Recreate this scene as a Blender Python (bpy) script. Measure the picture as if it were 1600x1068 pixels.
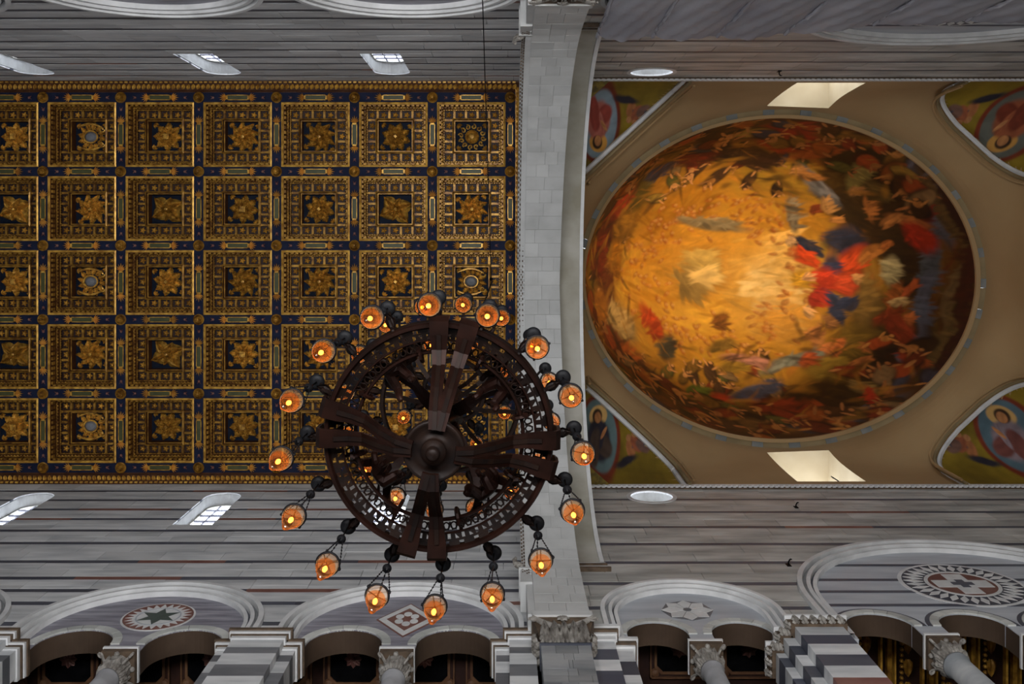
import bpy, math, random
import numpy as np
from mathutils import Vector

random.seed(11)
PI = math.pi
for o in list(bpy.data.objects):
    bpy.data.objects.remove(o, do_unlink=True)
SC = bpy.context.scene
COL = SC.collection

# ------------------------------------------------------------------ camera, world, lights, exposure
ZC = 1.6                     # eye height above the floor; heights in this script are given above the eye
F = 1540.0
cam = bpy.data.cameras.new('camera')
camo = bpy.data.objects.new('camera', cam)
COL.objects.link(camo)
camo.location = (0, 0, ZC)
camo.rotation_euler = (PI, 0, 0)          # straight up, picture top towards -Y
cam.sensor_width = 36.0
cam.lens = 36.0 * F / 1600.0
cam.shift_x = (800 - 790) / 1600.0
cam.shift_y = (376 - 534) / 1600.0
cam.clip_end = 300
SC.camera = camo

W = bpy.data.worlds.new('sky')
SC.world = W
W.use_nodes = True
bg = W.node_tree.nodes['Background']
bg.inputs[0].default_value = (0.86, 0.92, 1.0, 1)
bg.inputs[1].default_value = 9.0

SC.view_settings.view_transform = 'Standard'
SC.view_settings.look = 'None'
SC.view_settings.gamma = 1.0
SC.view_settings.use_curve_mapping = False
SC.view_settings.exposure = 0.0


def area(name, loc, target, sx, sy, power, color=(1, 1, 1), portal=False, spread=PI):
    l = bpy.data.lights.new(name, 'AREA')
    l.shape = 'RECTANGLE'
    l.size, l.size_y = sx, sy
    l.energy = power
    l.color = color
    l.spread = spread
    if portal:
        l.cycles.is_portal = True
    o = bpy.data.objects.new(name, l)
    COL.objects.link(o)
    o.location = (loc[0], loc[1], loc[2] + ZC)
    d = Vector(target) - Vector(loc)
    o.rotation_euler = d.to_track_quat('-Z', 'Y').to_euler()
    return o


# added unseen fill panels low in the nave and crossing, standing in for daylight
area('aisle_fill_south', (-6.0, 6.6, 1.5), (-6.5, -4.0, 22.0), 12, 4, 620, (0.86, 0.93, 1.0))
area('aisle_fill_north', (-0.8, -4.0, 1.5), (-1.2, 7.0, 22.0), 9, 4, 4100, (0.97, 0.98, 1.0))
area('crossing_fill', (7.0, 1.3, 2.0), (7.5, 1.3, 40.0), 7, 7, 420, (1.0, 0.94, 0.85))
# warm spots without fixtures, added at the dome's foot to brighten its painting
for fx, tx in ((3.4, 10.2), (16.4, 9.2)):
    for fy in (0.1, 2.6):
        l = bpy.data.lights.new('dome_fill_spot', 'SPOT')
        l.energy = 1750 if fx < 5 else 1450
        l.color = (1.0, 0.86, 0.62)
        l.spot_size, l.spot_blend, l.shadow_soft_size = math.radians(78), 1.0, 0.06
        o = bpy.data.objects.new('dome_fill_spot', l)
        COL.objects.link(o)
        o.location = (fx, fy, 35.8 + ZC)
        o.rotation_euler = (Vector((tx, 1.36, 47.0 + ZC)) - o.location).to_track_quat('-Z', 'Y').to_euler()

# ------------------------------------------------------------------ materials
def lin(c):
    return tuple(((v / 12.92) if v <= 0.04045 else ((v + 0.055) / 1.055) ** 2.4) for v in c)


def hexc(h):
    return lin(tuple(int(h[i:i + 2], 16) / 255 for i in (0, 2, 4)))


def pmat(name, c1, c2=None, scale=1.0, stretch=(1, 1, 1), rough=0.6, metal=0.0, rnd=0.0, bump=0.0,
         detail=5.0, lo=0.35, hi=0.65, spec=0.4):
    m = bpy.data.materials.new(name)
    m.use_nodes = True
    nt = m.node_tree
    N, Lk = nt.nodes, nt.links
    b = N['Principled BSDF']
    b.inputs['Roughness'].default_value = rough
    b.inputs['Metallic'].default_value = metal
    b.inputs['Specular IOR Level'].default_value = spec
    b.inputs['Base Color'].default_value = (*c1, 1)
    out = None
    if c2 is not None:
        g = N.new('ShaderNodeNewGeometry')
        mp = N.new('ShaderNodeMapping')
        mp.inputs['Scale'].default_value = stretch
        nz = N.new('ShaderNodeTexNoise')
        nz.inputs['Scale'].default_value = scale
        nz.inputs['Detail'].default_value = detail
        rp = N.new('ShaderNodeValToRGB')
        rp.color_ramp.elements[0].position = lo
        rp.color_ramp.elements[1].position = hi
        rp.color_ramp.elements[0].color = (*c1, 1)
        rp.color_ramp.elements[1].color = (*c2, 1)
        Lk.new(g.outputs['Position'], mp.inputs['Vector'])
        Lk.new(mp.outputs[0], nz.inputs['Vector'])
        Lk.new(nz.outputs['Fac'], rp.inputs['Fac'])
        out = rp.outputs['Color']
        if bump:
            bp = N.new('ShaderNodeBump')
            bp.inputs['Strength'].default_value = bump
            bp.inputs['Distance'].default_value = 0.03
            Lk.new(nz.outputs['Fac'], bp.inputs['Height'])
            Lk.new(bp.outputs[0], b.inputs['Normal'])
    if rnd:
        oi = N.new('ShaderNodeObjectInfo')
        mr = N.new('ShaderNodeMapRange')
        mr.inputs['To Min'].default_value = 1 - rnd
        mr.inputs['To Max'].default_value = 1 + rnd
        hs = N.new('ShaderNodeHueSaturation')
        hs.inputs['Color'].default_value = (*c1, 1)
        Lk.new(oi.outputs['Random'], mr.inputs['Value'])
        Lk.new(mr.outputs[0], hs.inputs['Value'])
        if out is not None:
            Lk.new(out, hs.inputs['Color'])
        out = hs.outputs['Color']
    if out is not None:
        Lk.new(out, b.inputs['Base Color'])
    return m


def attr_mat(name, rough=0.75, gain=1.0):
    m = bpy.data.materials.new(name)
    m.use_nodes = True
    N, Lk = m.node_tree.nodes, m.node_tree.links
    b = N['Principled BSDF']
    b.inputs['Roughness'].default_value = rough
    b.inputs['Specular IOR Level'].default_value = 0.25
    a = N.new('ShaderNodeAttribute')
    a.attribute_name = 'paint'
    h = N.new('ShaderNodeHueSaturation')
    h.inputs['Value'].default_value = gain
    g = N.new('ShaderNodeNewGeometry')
    nz = N.new('ShaderNodeTexNoise')
    nz.inputs['Scale'].default_value = 2.2
    nz.inputs['Detail'].default_value = 8
    mr = N.new('ShaderNodeMapRange')
    mr.inputs['To Min'].default_value = 0.75
    mr.inputs['To Max'].default_value = 1.25
    mx = N.new('ShaderNodeMix')
    mx.data_type = 'RGBA'
    mx.blend_type = 'MULTIPLY'
    mx.inputs[0].default_value = 1
    Lk.new(g.outputs['Position'], nz.inputs['Vector'])
    Lk.new(nz.outputs['Fac'], mr.inputs['Value'])
    Lk.new(a.outputs['Color'], h.inputs['Color'])
    Lk.new(h.outputs[0], mx.inputs[6])
    Lk.new(mr.outputs[0], mx.inputs[7])
    Lk.new(mx.outputs[2], b.inputs['Base Color'])
    return m


def glass_mat(name, tint, mixt=0.75, rough=0.05, emit=0.0):
    m = bpy.data.materials.new(name)
    m.use_nodes = True
    N, Lk = m.node_tree.nodes, m.node_tree.links
    N.remove(N['Principled BSDF'])
    t = N.new('ShaderNodeBsdfTransparent')
    t.inputs[0].default_value = (*tint, 1)
    g = N.new('ShaderNodeBsdfGlossy')
    g.inputs['Roughness'].default_value = rough
    d = N.new('ShaderNodeBsdfTranslucent')
    d.inputs[0].default_value = (*tint, 1)
    m1 = N.new('ShaderNodeMixShader')
    m1.inputs[0].default_value = 0.2
    m2 = N.new('ShaderNodeMixShader')
    m2.inputs[0].default_value = 1 - mixt
    Lk.new(d.outputs[0], m1.inputs[1])
    Lk.new(g.outputs[0], m1.inputs[2])
    Lk.new(t.outputs[0], m2.inputs[1])
    Lk.new(m1.outputs[0], m2.inputs[2])
    Lk.new(m2.outputs[0], N['Material Output'].inputs[0])
    return m


def emit_mat(name, c, s):
    m = bpy.data.materials.new(name)
    m.use_nodes = True
    N, Lk = m.node_tree.nodes, m.node_tree.links
    N.remove(N['Principled BSDF'])
    e = N.new('ShaderNodeEmission')
    e.inputs[0].default_value = (*c, 1)
    e.inputs[1].default_value = s
    Lk.new(e.outputs[0], N['Material Output'].inputs[0])
    return m


M = {}
M['marble'] = pmat('white_marble', (0.60, 0.60, 0.60), (0.36, 0.375, 0.39), 1.3, (0.55, 1, 2.6), 0.5, rnd=0.13, lo=0.40, hi=0.72, detail=9)
M['marble_warm'] = pmat('warm_marble', (0.50, 0.49, 0.46), (0.25, 0.25, 0.235), 1.3, (0.5, 1, 2.0), 0.55, rnd=0.14, lo=0.36, hi=0.70, detail=9)
M['mortar'] = pmat('mortar', (0.36, 0.36, 0.35), (0.28, 0.28, 0.27), 3.0, rough=0.8)
M['slate'] = pmat('dark_slate_band', (0.050, 0.056, 0.080), (0.085, 0.09, 0.11), 2.0, (0.4, 1, 1), 0.5, rnd=0.2)
M['redband'] = pmat('red_marble_band', (0.15, 0.055, 0.045), (0.21, 0.10, 0.08), 2.0, rough=0.5, rnd=0.1)
M['grey_stripe'] = pmat('grey_stripe_marble', (0.11, 0.115, 0.125), (0.18, 0.18, 0.19), 1.6, (0.6, 1, 2), 0.5, rnd=0.2)
M['trim'] = pmat('white_moulding', (0.68, 0.68, 0.68), (0.55, 0.55, 0.55), 2.0, rough=0.5, rnd=0.05)
M['violet'] = pmat('violet_grey_marble', (0.15, 0.145, 0.18), (0.33, 0.32, 0.36), 2.6, (0.35, 1, 3), 0.5, detail=10)
M['bluegrey'] = pmat('blue_grey_marble', (0.36, 0.38, 0.42), (0.48, 0.50, 0.53), 1.3, (0.4, 1, 2.5), 0.5, rnd=0.1)
M['voussoir'] = pmat('voussoir_marble', (0.56, 0.56, 0.53), (0.38, 0.39, 0.37), 1.5, rough=0.55, rnd=0.14)
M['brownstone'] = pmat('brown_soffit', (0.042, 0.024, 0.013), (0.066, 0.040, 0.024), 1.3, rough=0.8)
M['pier_grey'] = pmat('pier_grey_stone', (0.17, 0.18, 0.19), (0.28, 0.28, 0.28), 1.5, (0.6, 1, 2), 0.6, rnd=0.22)
M['archstone'] = pmat('arch_white_stone', (0.50, 0.50, 0.49), (0.38, 0.38, 0.37), 1.4, (1, 1, 1), 0.65, rnd=0.10, lo=0.4, hi=0.8)
M['archtan'] = pmat('stained_arch_plaster', (0.44, 0.42, 0.37), (0.28, 0.26, 0.20), 0.7, rough=0.8, lo=0.4, hi=0.7)
M['carved'] = pmat('carved_marble', (0.33, 0.31, 0.28), (0.13, 0.115, 0.10), 6, rough=0.6)
M['carved_dark'] = pmat('carved_marble_brown', (0.12, 0.08, 0.05), (0.06, 0.04, 0.025), 6, rough=0.7)
M['cream'] = pmat('cream_plaster', (0.38, 0.25, 0.118), (0.30, 0.185, 0.08), 0.35, rough=0.85, lo=0.3, hi=0.7)
M['cream_dark'] = pmat('ochre_ring_stone', (0.26, 0.19, 0.095), (0.20, 0.145, 0.07), 1.2, rough=0.8, rnd=0.08)
M['greyblue'] = pmat('grey_ring_stone', (0.13, 0.14, 0.135), (0.19, 0.19, 0.18), 2, rough=0.7, rnd=0.15)
M['gold'] = pmat('gilded_wood', (0.47, 0.245, 0.034), (0.13, 0.050, 0.008), 6.0, rough=0.40, metal=0.35, rnd=0.12)
M['goldbright'] = pmat('bright_gilding', (0.74, 0.42, 0.07), (0.32, 0.145, 0.02), 5.0, rough=0.38, metal=0.35, rnd=0.1)
M['redwood'] = pmat('red_painted_wood', (0.045, 0.014, 0.005), (0.08, 0.028, 0.009), 5.0, rough=0.5)
M['darkred'] = pmat('dark_red_recess', (0.018, 0.005, 0.003), (0.032, 0.010, 0.005), 5.0, rough=0.6)
M['blue'] = pmat('blue_painted_wood', (0.007, 0.010, 0.028), (0.013, 0.017, 0.042), 4.0, rough=0.7, spec=0.12)
M['navy'] = pmat('dark_blue_panel', (0.005, 0.008, 0.017), (0.009, 0.014, 0.028), 3.0, rough=0.7, spec=0.12)
M['green'] = pmat('dark_green_inlay', (0.045, 0.05, 0.018), (0.07, 0.07, 0.02), 6.0, rough=0.5)
M['orange'] = pmat('orange_gilding', (0.52, 0.24, 0.05), (0.66, 0.36, 0.07), 5.0, rough=0.4, metal=0.3, rnd=0.25)
M['iron'] = pmat('dark_bronze', (0.003, 0.002, 0.0018), (0.006, 0.003, 0.002), 9.0, rough=0.45, metal=0.2, spec=0.05)
M['copper'] = pmat('brown_bronze', (0.008, 0.003, 0.002), (0.004, 0.0017, 0.0012), 7.0, rough=0.40, metal=0.3, spec=0.05)
M['black'] = pmat('black_iron', (0.002, 0.002, 0.0025), (0.004, 0.004, 0.0045), 9.0, rough=0.5, metal=0.1, spec=0.05)
M['lampglass'] = glass_mat('amber_lamp_glass', (1.0, 0.50, 0.22), 0.80, 0.08)
M['cleartop'] = glass_mat('clear_lamp_glass', (0.93, 0.90, 0.86), 0.8, 0.05)
M['flame'] = emit_mat('lit_bulb', (1.0, 0.42, 0.09), 13.0)
M['pane'] = glass_mat('window_pane', (0.97, 0.98, 1.0), 0.9, 0.1)
M['lead'] = pmat('leaded_bar', (0.16, 0.16, 0.22), (0.22, 0.22, 0.28), 5, rough=0.6)
M['reveal'] = pmat('window_reveal_plaster', (0.80, 0.79, 0.74), (0.66, 0.64, 0.56), 2.0, rough=0.8)
M['splay'] = pmat('cream_splay_plaster', (0.42, 0.335, 0.21), (0.36, 0.28, 0.165), 0.8, rough=0.85)
M['column'] = pmat('column_marble', (0.30, 0.30, 0.31), (0.19, 0.185, 0.19), 1.8, (1, 1, 1), 0.5, rnd=0.1)
M['dimgold'] = pmat('dull_gilding', (0.15, 0.075, 0.035), (0.09, 0.04, 0.02), 5, rough=0.5)
M['carvegold'] = pmat('carved_gilding', (0.74, 0.41, 0.068), (0.26, 0.11, 0.018), 9.0, rough=0.36, metal=0.35, rnd=0.2)
M['cloth'] = pmat('grey_sheeting', (0.27, 0.27, 0.31), (0.35, 0.35, 0.39), 0.8, (1, 1, 0.6), 0.7, rnd=0.06)
M['floor'] = pmat('floor_marble', (0.32, 0.30, 0.28), (0.22, 0.21, 0.20), 0.6, rough=0.4)
M['fresco'] = attr_mat('painted_fresco')
M['mosaic'] = pmat('gold_mosaic_ground', hexc('7a6418'), hexc('4a3c10'), 6, rough=0.7)
M['white'] = pmat('white_inlay', (0.66, 0.66, 0.65), (0.55, 0.55, 0.55), 4, rough=0.5, rnd=0.06)
M['greeninlay'] = pmat('green_inlay', (0.045, 0.065, 0.055), (0.07, 0.09, 0.08), 4, rough=0.5)


# ------------------------------------------------------------------ mesh builder
class MB:
    def __init__(s):
        s.v, s.f, s.mi = [], [], []

    def add(s, vs, fs, mi=0):
        n = len(s.v)
        s.v += [tuple(p) for p in vs]
        s.f += [tuple(i + n for i in f) for f in fs]
        s.mi += [mi] * len(fs)

    def box(s, x0, x1, y0, y1, z0, z1, mi=0):
        s.add([(x0, y0, z0), (x1, y0, z0), (x1, y1, z0), (x0, y1, z0), (x0, y0, z1), (x1, y0, z1), (x1, y1, z1), (x0, y1, z1)],
              [(0, 3, 2, 1), (4, 5, 6, 7), (0, 1, 5, 4), (1, 2, 6, 5), (2, 3, 7, 6), (3, 0, 4, 7)], mi)

    def prism(s, A, B, mi=0):
        n = len(A)
        s.add(list(A) + list(B), [tuple(range(n - 1, -1, -1)), tuple(range(n, 2 * n))] + [(i, (i + 1) % n, n + (i + 1) % n, n + i) for i in range(n)], mi)

    def grid(s, R, closed_u=False, closed_v=False, mi=0):
        n, m = len(R), len(R[0])
        vs = [p for r in R for p in r]
        fs = []
        for i in range(n if closed_u else n - 1):
            for j in range(m if closed_v else m - 1):
                a, b = i, (i + 1) % n
                c, d = j, (j + 1) % m
                fs.append((a * m + c, a * m + d, b * m + d, b * m + c))
        s.add(vs, fs, mi)

    def lathe(s, prof, c=(0, 0, 0), seg=16, mi=0, sx=1.0, sy=1.0):
        R = [[(c[0] + r * sx * math.cos(2 * PI * k / seg), c[1] + r * sy * math.sin(2 * PI * k / seg), c[2] + z) for k in range(seg)] for r, z in prof]
        s.grid(R, closed_v=True, mi=mi)

    def tube(s, pts, r, seg=6, closed=False, mi=0, flat=1.0):
        P = [Vector(p) for p in pts]
        n = len(P)
        R = []
        up = Vector((0, 0, 1))
        for i in range(n):
            a = P[(i - 1) % n] if (closed or i > 0) else P[i]
            b = P[(i + 1) % n] if (closed or i < n - 1) else P[i]
            t = (b - a)
            t = t.normalized() if t.length > 1e-9 else Vector((1, 0, 0))
            u = up.cross(t)
            if u.length < 0.05:
                u = Vector((1, 0, 0)).cross(t)
            u.normalize()
            w = t.cross(u)
            rr = r[i] if isinstance(r, (list, tuple)) else r
            R.append([P[i] + u * (rr * math.cos(2 * PI * k / seg)) + w * (rr * flat * math.sin(2 * PI * k / seg)) for k in range(seg)])
        s.grid(R, closed_u=closed, closed_v=True, mi=mi)
        if not closed:
            m = len(s.v)
            s.f.append(tuple(range(m - n * seg, m - n * seg + seg)))
            s.f.append(tuple(range(m - seg, m)))
            s.mi += [mi, mi]

    def ribbon(s, pts, wd, th, side=None, mi=0):
        """strap of rectangular section along pts; wd list or number across 'side'"""
        P = [Vector(p) for p in pts]
        n = len(P)
        R = []
        for i in range(n):
            t = (P[min(i + 1, n - 1)] - P[max(i - 1, 0)]).normalized()
            u = Vector(side) if side is not None else Vector((0, 0, 1)).cross(t)
            u = (u - t * u.dot(t)).normalized()
            w = t.cross(u)
            a = (wd[i] if isinstance(wd, (list, tuple)) else wd) / 2
            R.append([P[i] + u * a + w * th / 2, P[i] - u * a + w * th / 2, P[i] - u * a - w * th / 2, P[i] + u * a - w * th / 2])
        s.grid(R, closed_v=True, mi=mi)
        m = len(s.v)
        s.f += [tuple(range(m - n * 4, m - n * 4 + 4)), tuple(range(m - 4, m))]
        s.mi += [mi, mi]

    def leaf(s, o, t, sd, n, L, Wd, H, bend=0.0, lobes=3, rows=8, mi=0):
        o, t, sd, n = Vector(o), Vector(t), Vector(sd), Vector(n)
        R = []
        for i in range(rows):
            u = i / (rows - 1)
            c = o + t * (L * u) + sd * (bend * u * u) + n * (H * (0.35 + 0.65 * math.sin(PI * min(1, u * 1.05))))
            w = Wd * (math.sin(PI * (0.08 + 0.92 * u) ** 0.85) ** 0.7 if u < 1 else 0.02) * (1 + 0.5 * (abs(math.sin(lobes * PI * u)) - 0.5))
            w = max(w, 0.02 * Wd)
            R.append([c - sd * w - n * H * 0.55, c - sd * w * 0.5 + n * H * 0.18, c - n * H * 0.32, c + sd * w * 0.5 + n * H * 0.18, c + sd * w - n * H * 0.55])
        s.grid(R, mi=mi)

    def mesh(s, name, mats, absolute=True, smooth=False):
        me = bpy.data.meshes.new(name)
        dz = ZC if absolute else 0.0
        me.from_pydata([(p[0], p[1], p[2] + dz) for p in s.v], [], s.f)
        for m in (mats if isinstance(mats, (list, tuple)) else [mats]):
            me.materials.append(M[m])
        if max(s.mi, default=0) > 0:
            me.polygons.foreach_set('material_index', s.mi)
        if smooth:
            me.polygons.foreach_set('use_smooth', [True] * len(me.polygons))
        me.update()
        return me

    def build(s, name, mats, parent=None, absolute=True, smooth=False):
        o = link(name, s.mesh(name, mats, absolute, smooth), parent)
        if absolute and parent is not None:      # vertices are in world space: cancel the parents' offsets
            off, p = Vector((0, 0, 0)), parent
            while p is not None:
                off += p.location
                p = p.parent
            o.location = -off
        return o


def link(name, data, parent=None, loc=None, rz=0.0):
    o = bpy.data.objects.new(name, data)
    COL.objects.link(o)
    if parent is not None:
        o.parent = parent
    if loc is not None:
        o.location = loc
    if rz:
        o.rotation_euler = (0, 0, rz)
    return o


def tag(o, label, cat, group=None, kind=None):
    o['label'] = label
    o['category'] = cat
    if group:
        o['group'] = group
    if kind:
        o['kind'] = kind
    return o


def thing(name, label, cat, loc=(0, 0, 0), group=None, kind=None):
    o = bpy.data.objects.new(name, None)
    o.empty_display_size = 0.2
    COL.objects.link(o)
    o.location = loc
    return tag(o, label, cat, group, kind)


def stuff(o):
    o['kind'] = 'stuff'
    return o


CY, HW = 1.29, 6.28          # nave axis and half width


def sp(s, x, w, z):
    """point on a side wall: s=+1 south (picture bottom), -1 north; w = depth into the wall"""
    return (x, CY + s * (HW + w), z)

# ------------------------------------------------------------------ side walls: courses of blocks cut around openings
class Hole:
    def __init__(s, xc, r, zb, zs, circle=False):
        s.xc, s.r, s.zs, s.circle = xc, r, zs, circle
        s.zb = zs - r if circle else zb
        s.zt = zs + r

    def span(s, z):
        if z <= s.zb or z >= s.zt:
            return None
        if z <= s.zs and not s.circle:
            return (s.xc - s.r, s.xc + s.r)
        h = math.sqrt(max(0, s.r ** 2 - (z - s.zs) ** 2))
        return (s.xc - h, s.xc + h)


class Disc:
    """outer boundary that is itself a stilted semicircle"""
    def __init__(s, xc, r, zs):
        s.xc, s.r, s.zs = xc, r, zs

    def span(s, z):
        if z <= s.zs:
            return (s.xc - s.r, s.xc + s.r)
        h = math.sqrt(max(0, s.r ** 2 - (z - s.zs) ** 2))
        return (s.xc - h, s.xc + h)


def intervals(z, outer, holes):
    l, r = outer.span(z) if hasattr(outer, 'span') else outer
    out, cur = [], l
    for h in sorted([h.span(z) for h in holes if h.span(z)]):
        if h[0] > cur + 1e-6:
            out.append((cur, min(h[0], r)))
        cur = max(cur, h[1])
    if cur < r - 1e-6:
        out.append((cur, r))
    return [q for q in out if q[1] - q[0] > 1e-5]


def slabs(z0, z1, outer, holes, n=7):
    """yield (zs list, [(left xs, right xs) ...]) for sub-courses of constant topology"""
    crit = {z0, z1}
    for h in holes:
        for c in (h.zb, h.zt, h.zs):
            if z0 < c < z1:
                crit.add(c)
    crit = sorted(crit)
    for a, b in zip(crit[:-1], crit[1:]):
        if b - a < 1e-4:
            continue
        top = any(abs(h.zt - b) < 1e-6 for h in holes)
        bot = any(abs(h.zb - a) < 1e-6 and h.circle for h in holes)
        k = 9 if (top or bot) else n
        ts = [i / (k - 1) for i in range(k)]
        if top:
            ts = [1 - (1 - t) ** 2 for t in ts]
        elif bot:
            ts = [t ** 2 for t in ts]
        zs = [a + (b - a) * t for t in ts]
        mid = intervals((a + b) / 2, outer, holes)
        cols = [[[], []] for _ in mid]
        ok = True
        for z in zs:
            zz = min(max(z, a + 1e-5), b - 1e-5)
            iv = intervals(zz, outer, holes)
            if len(iv) != len(mid):
                ok = False
                break
            for c, q in zip(cols, iv):
                c[0].append(q[0])
                c[1].append(q[1])
        if ok:
            yield zs, cols


def slim(zs, xs):
    """drop the inner samples of a straight edge"""
    if max(xs) - min(xs) < 1e-4:
        return [zs[0], zs[-1]], [xs[0], xs[-1]]
    return zs, xs


def poly_from(zs, ls, rs):
    z1, l1 = slim(zs, ls)
    z2, r2 = slim(zs, rs)
    return [(x, z) for x, z in zip(l1, z1)] + [(x, z) for x, z in reversed(list(zip(r2, z2)))]


def add_slab(mb, poly, s, w0, w1, mi=0):
    mb.prism([sp(s, x, w0, z) for x, z in poly], [sp(s, x, w1, z) for x, z in poly], mi)


def backing(name, s, x0, x1, z0, z1, holes, thick, label, mat='mortar'):
    mb = MB()
    for zs, cols in slabs(z0, z1, (x0, x1), holes):
        for l, r in cols:
            add_slab(mb, poly_from(zs, l, r), s, 0.03, thick)
    o = mb.build(name, mat)
    return tag(o, label, 'wall', kind='structure')


def lay_blocks(parent, s, z0, z1, outer, holes, length, name, mat, rng, w=0.0, jit=0.008, gap=0.012, phase=0.0, thick=0.05):
    x0, x1 = outer if not hasattr(outer, 'span') else (outer.xc - outer.r, outer.xc + outer.r)
    joints, x = [], x0 + length * (0.3 + 0.7 * rng.random())
    while x < x1:
        joints.append(x)
        x += length * rng.uniform(0.7, 1.35)
    for zs, cols in slabs(z0 + gap / 2, z1 - gap / 2, outer, holes):
        for l, r in cols:
            lo, hi = max(l), min(r)
            cut = [j for j in joints if lo + 0.2 < j < hi - 0.2]
            edges = [(l, False)] + [(j, True) for j in cut] + [(r, False)]
            for (a, af), (b, bf) in zip(edges[:-1], edges[1:]):
                aa = [a + gap / 2] * len(zs) if af else a
                bb = [b - gap / 2] * len(zs) if bf else b
                mb = MB()
                ww = w - rng.random() * jit
                add_slab(mb, poly_from(zs, aa, bb), s, ww, w + thick)
                mt = mat(rng, (aa[0] + bb[0]) / 2) if callable(mat) else mat
                mb.build(name, mt, parent)


NAVE_BANDS = [30.75, 29.83, 28.79, 27.79, 26.83, 25.77, 24.70, 23.27, 22.13, 21.35, 20.60, 19.50]
CROSS_BANDS = [28.86, 27.52, 26.08, 24.62, 23.2, 21.77, 20.33]


def striped_wall(name, s, x0, x1, z0, z1, holes, bands, label, rows, mat, redness, seed, thick=0.45, bh=0.21):
    rng = random.Random(seed)
    wall = backing(name, s, x0, x1, z0, z1, holes, thick, label)
    bz = sorted(bands)
    cuts = []
    lo = z0
    for b in bz:
        if b - bh / 2 > lo:
            cuts.append((lo, b - bh / 2, 'w'))
        cuts.append((b - bh / 2, min(b + bh / 2, z1), 'd'))
        lo = b + bh / 2
    if lo < z1:
        cuts.append((lo, z1, 'w'))
    for a, b, k in cuts:
        if k == 'd':
            def bm(r, x):
                return 'redband' if r.random() < redness else 'slate'
            lay_blocks(wall, s, a, b, (x0, x1), holes, 2.6, 'dark_band', bm, rng, w=0.002, jit=0.003, gap=0.004)
        else:
            n = rows if b - a > 0.85 else 1
            for i in range(n):
                lay_blocks(wall, s, a + (b - a) * i / n, a + (b - a) * (i + 1) / n, (x0, x1), holes, 1.55, 'marble_block', mat, rng)
    return wall


BAY = 5.155
ARCH_X = [-17.49, -12.335, -7.18, -2.025]
R_OUT, Z_SPR = 2.385, 19.27
WIN_X = [-13.9, -8.36, -3.36]
ZB = 18.35
HN = [Hole(x, R_OUT, -9, Z_SPR) for x in ARCH_X] + [Hole(x, 0.53, 26.3, 29.1) for x in WIN_X]
WALLTXT = {1: 'bright', -1: 'shaded'}
wall_s = striped_wall('wall_south', 1, -20.2, 0.95, ZB, 31.4, HN, NAVE_BANDS, 'white marble nave wall with thin dark stripes below the gold ceiling, beside the chandelier', 2, 'marble', 0.22, 3)
wall_n = striped_wall('wall_north', -1, -20.2, 0.95, ZB, 31.4, HN, NAVE_BANDS, 'shaded striped marble nave wall along the upper edge of the gold ceiling', 2, 'marble', 0.15, 4)

XC1, RC1, ZC1 = 3.77, 1.845, 19.96      # small gallery arch in the crossing
XC2, RC2, ZC2 = 10.25, 3.95, 20.75      # wide one
HC = [Hole(XC1, RC1, -9, ZC1), Hole(XC2, RC2, -9, ZC2), Hole(4.32, 0.62, 0, 29.15, True)]
wall_cs = striped_wall('wall_crossing_south', 1, 0.96, 17.6, ZB, 30.25, HC, CROSS_BANDS, 'grey-veined striped marble wall below the painted dome, with the small round window', 2, 'marble_warm', 0.10, 5)
wall_cn = striped_wall('wall_crossing_north', -1, 0.96, 17.6, ZB, 30.25, HC, CROSS_BANDS, 'dark striped marble wall above the painted dome, partly hidden by grey sheeting', 2, 'marble_warm', 0.08, 6)

# lower storeys, ends, floor (mostly outside the picture, they carry and close the place)
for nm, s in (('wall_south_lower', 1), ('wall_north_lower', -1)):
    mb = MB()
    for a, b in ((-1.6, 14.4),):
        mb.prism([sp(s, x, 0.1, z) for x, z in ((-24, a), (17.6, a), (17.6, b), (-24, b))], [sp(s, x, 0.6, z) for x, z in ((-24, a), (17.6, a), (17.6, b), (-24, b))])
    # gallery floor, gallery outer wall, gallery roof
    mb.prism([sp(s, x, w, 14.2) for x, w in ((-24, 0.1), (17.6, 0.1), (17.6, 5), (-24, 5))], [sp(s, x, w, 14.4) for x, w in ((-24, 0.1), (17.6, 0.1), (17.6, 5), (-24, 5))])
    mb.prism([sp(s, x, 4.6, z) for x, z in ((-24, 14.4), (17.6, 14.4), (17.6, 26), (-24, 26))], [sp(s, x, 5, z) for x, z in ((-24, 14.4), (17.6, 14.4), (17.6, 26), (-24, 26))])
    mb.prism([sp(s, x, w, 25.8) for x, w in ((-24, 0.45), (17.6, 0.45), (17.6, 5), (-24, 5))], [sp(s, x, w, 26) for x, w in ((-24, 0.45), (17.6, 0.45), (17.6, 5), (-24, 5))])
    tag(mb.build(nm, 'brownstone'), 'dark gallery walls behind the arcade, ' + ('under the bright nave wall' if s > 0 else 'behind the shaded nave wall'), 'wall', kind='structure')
mb = MB()
mb.box(-20.3, -20.0, -10.5, 12.6, -1.6, 34)
tag(mb.build('wall_west', 'marble'), 'plain west end wall of the nave beyond the picture', 'wall', kind='structure')
mb = MB()
mb.box(17.6, 17.9, -10.5, 12.6, -1.6, 36)
tag(mb.build('wall_east', 'marble_warm'), 'plain wall closing the crossing beyond the picture', 'wall', kind='structure')
mb = MB()
mb.box(-24, 17.6, -10.5, 12.6, -1.9, -1.6)
tag(mb.build('floor', 'floor'), 'pale marble church floor beneath the viewer', 'floor', kind='structure')


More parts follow.
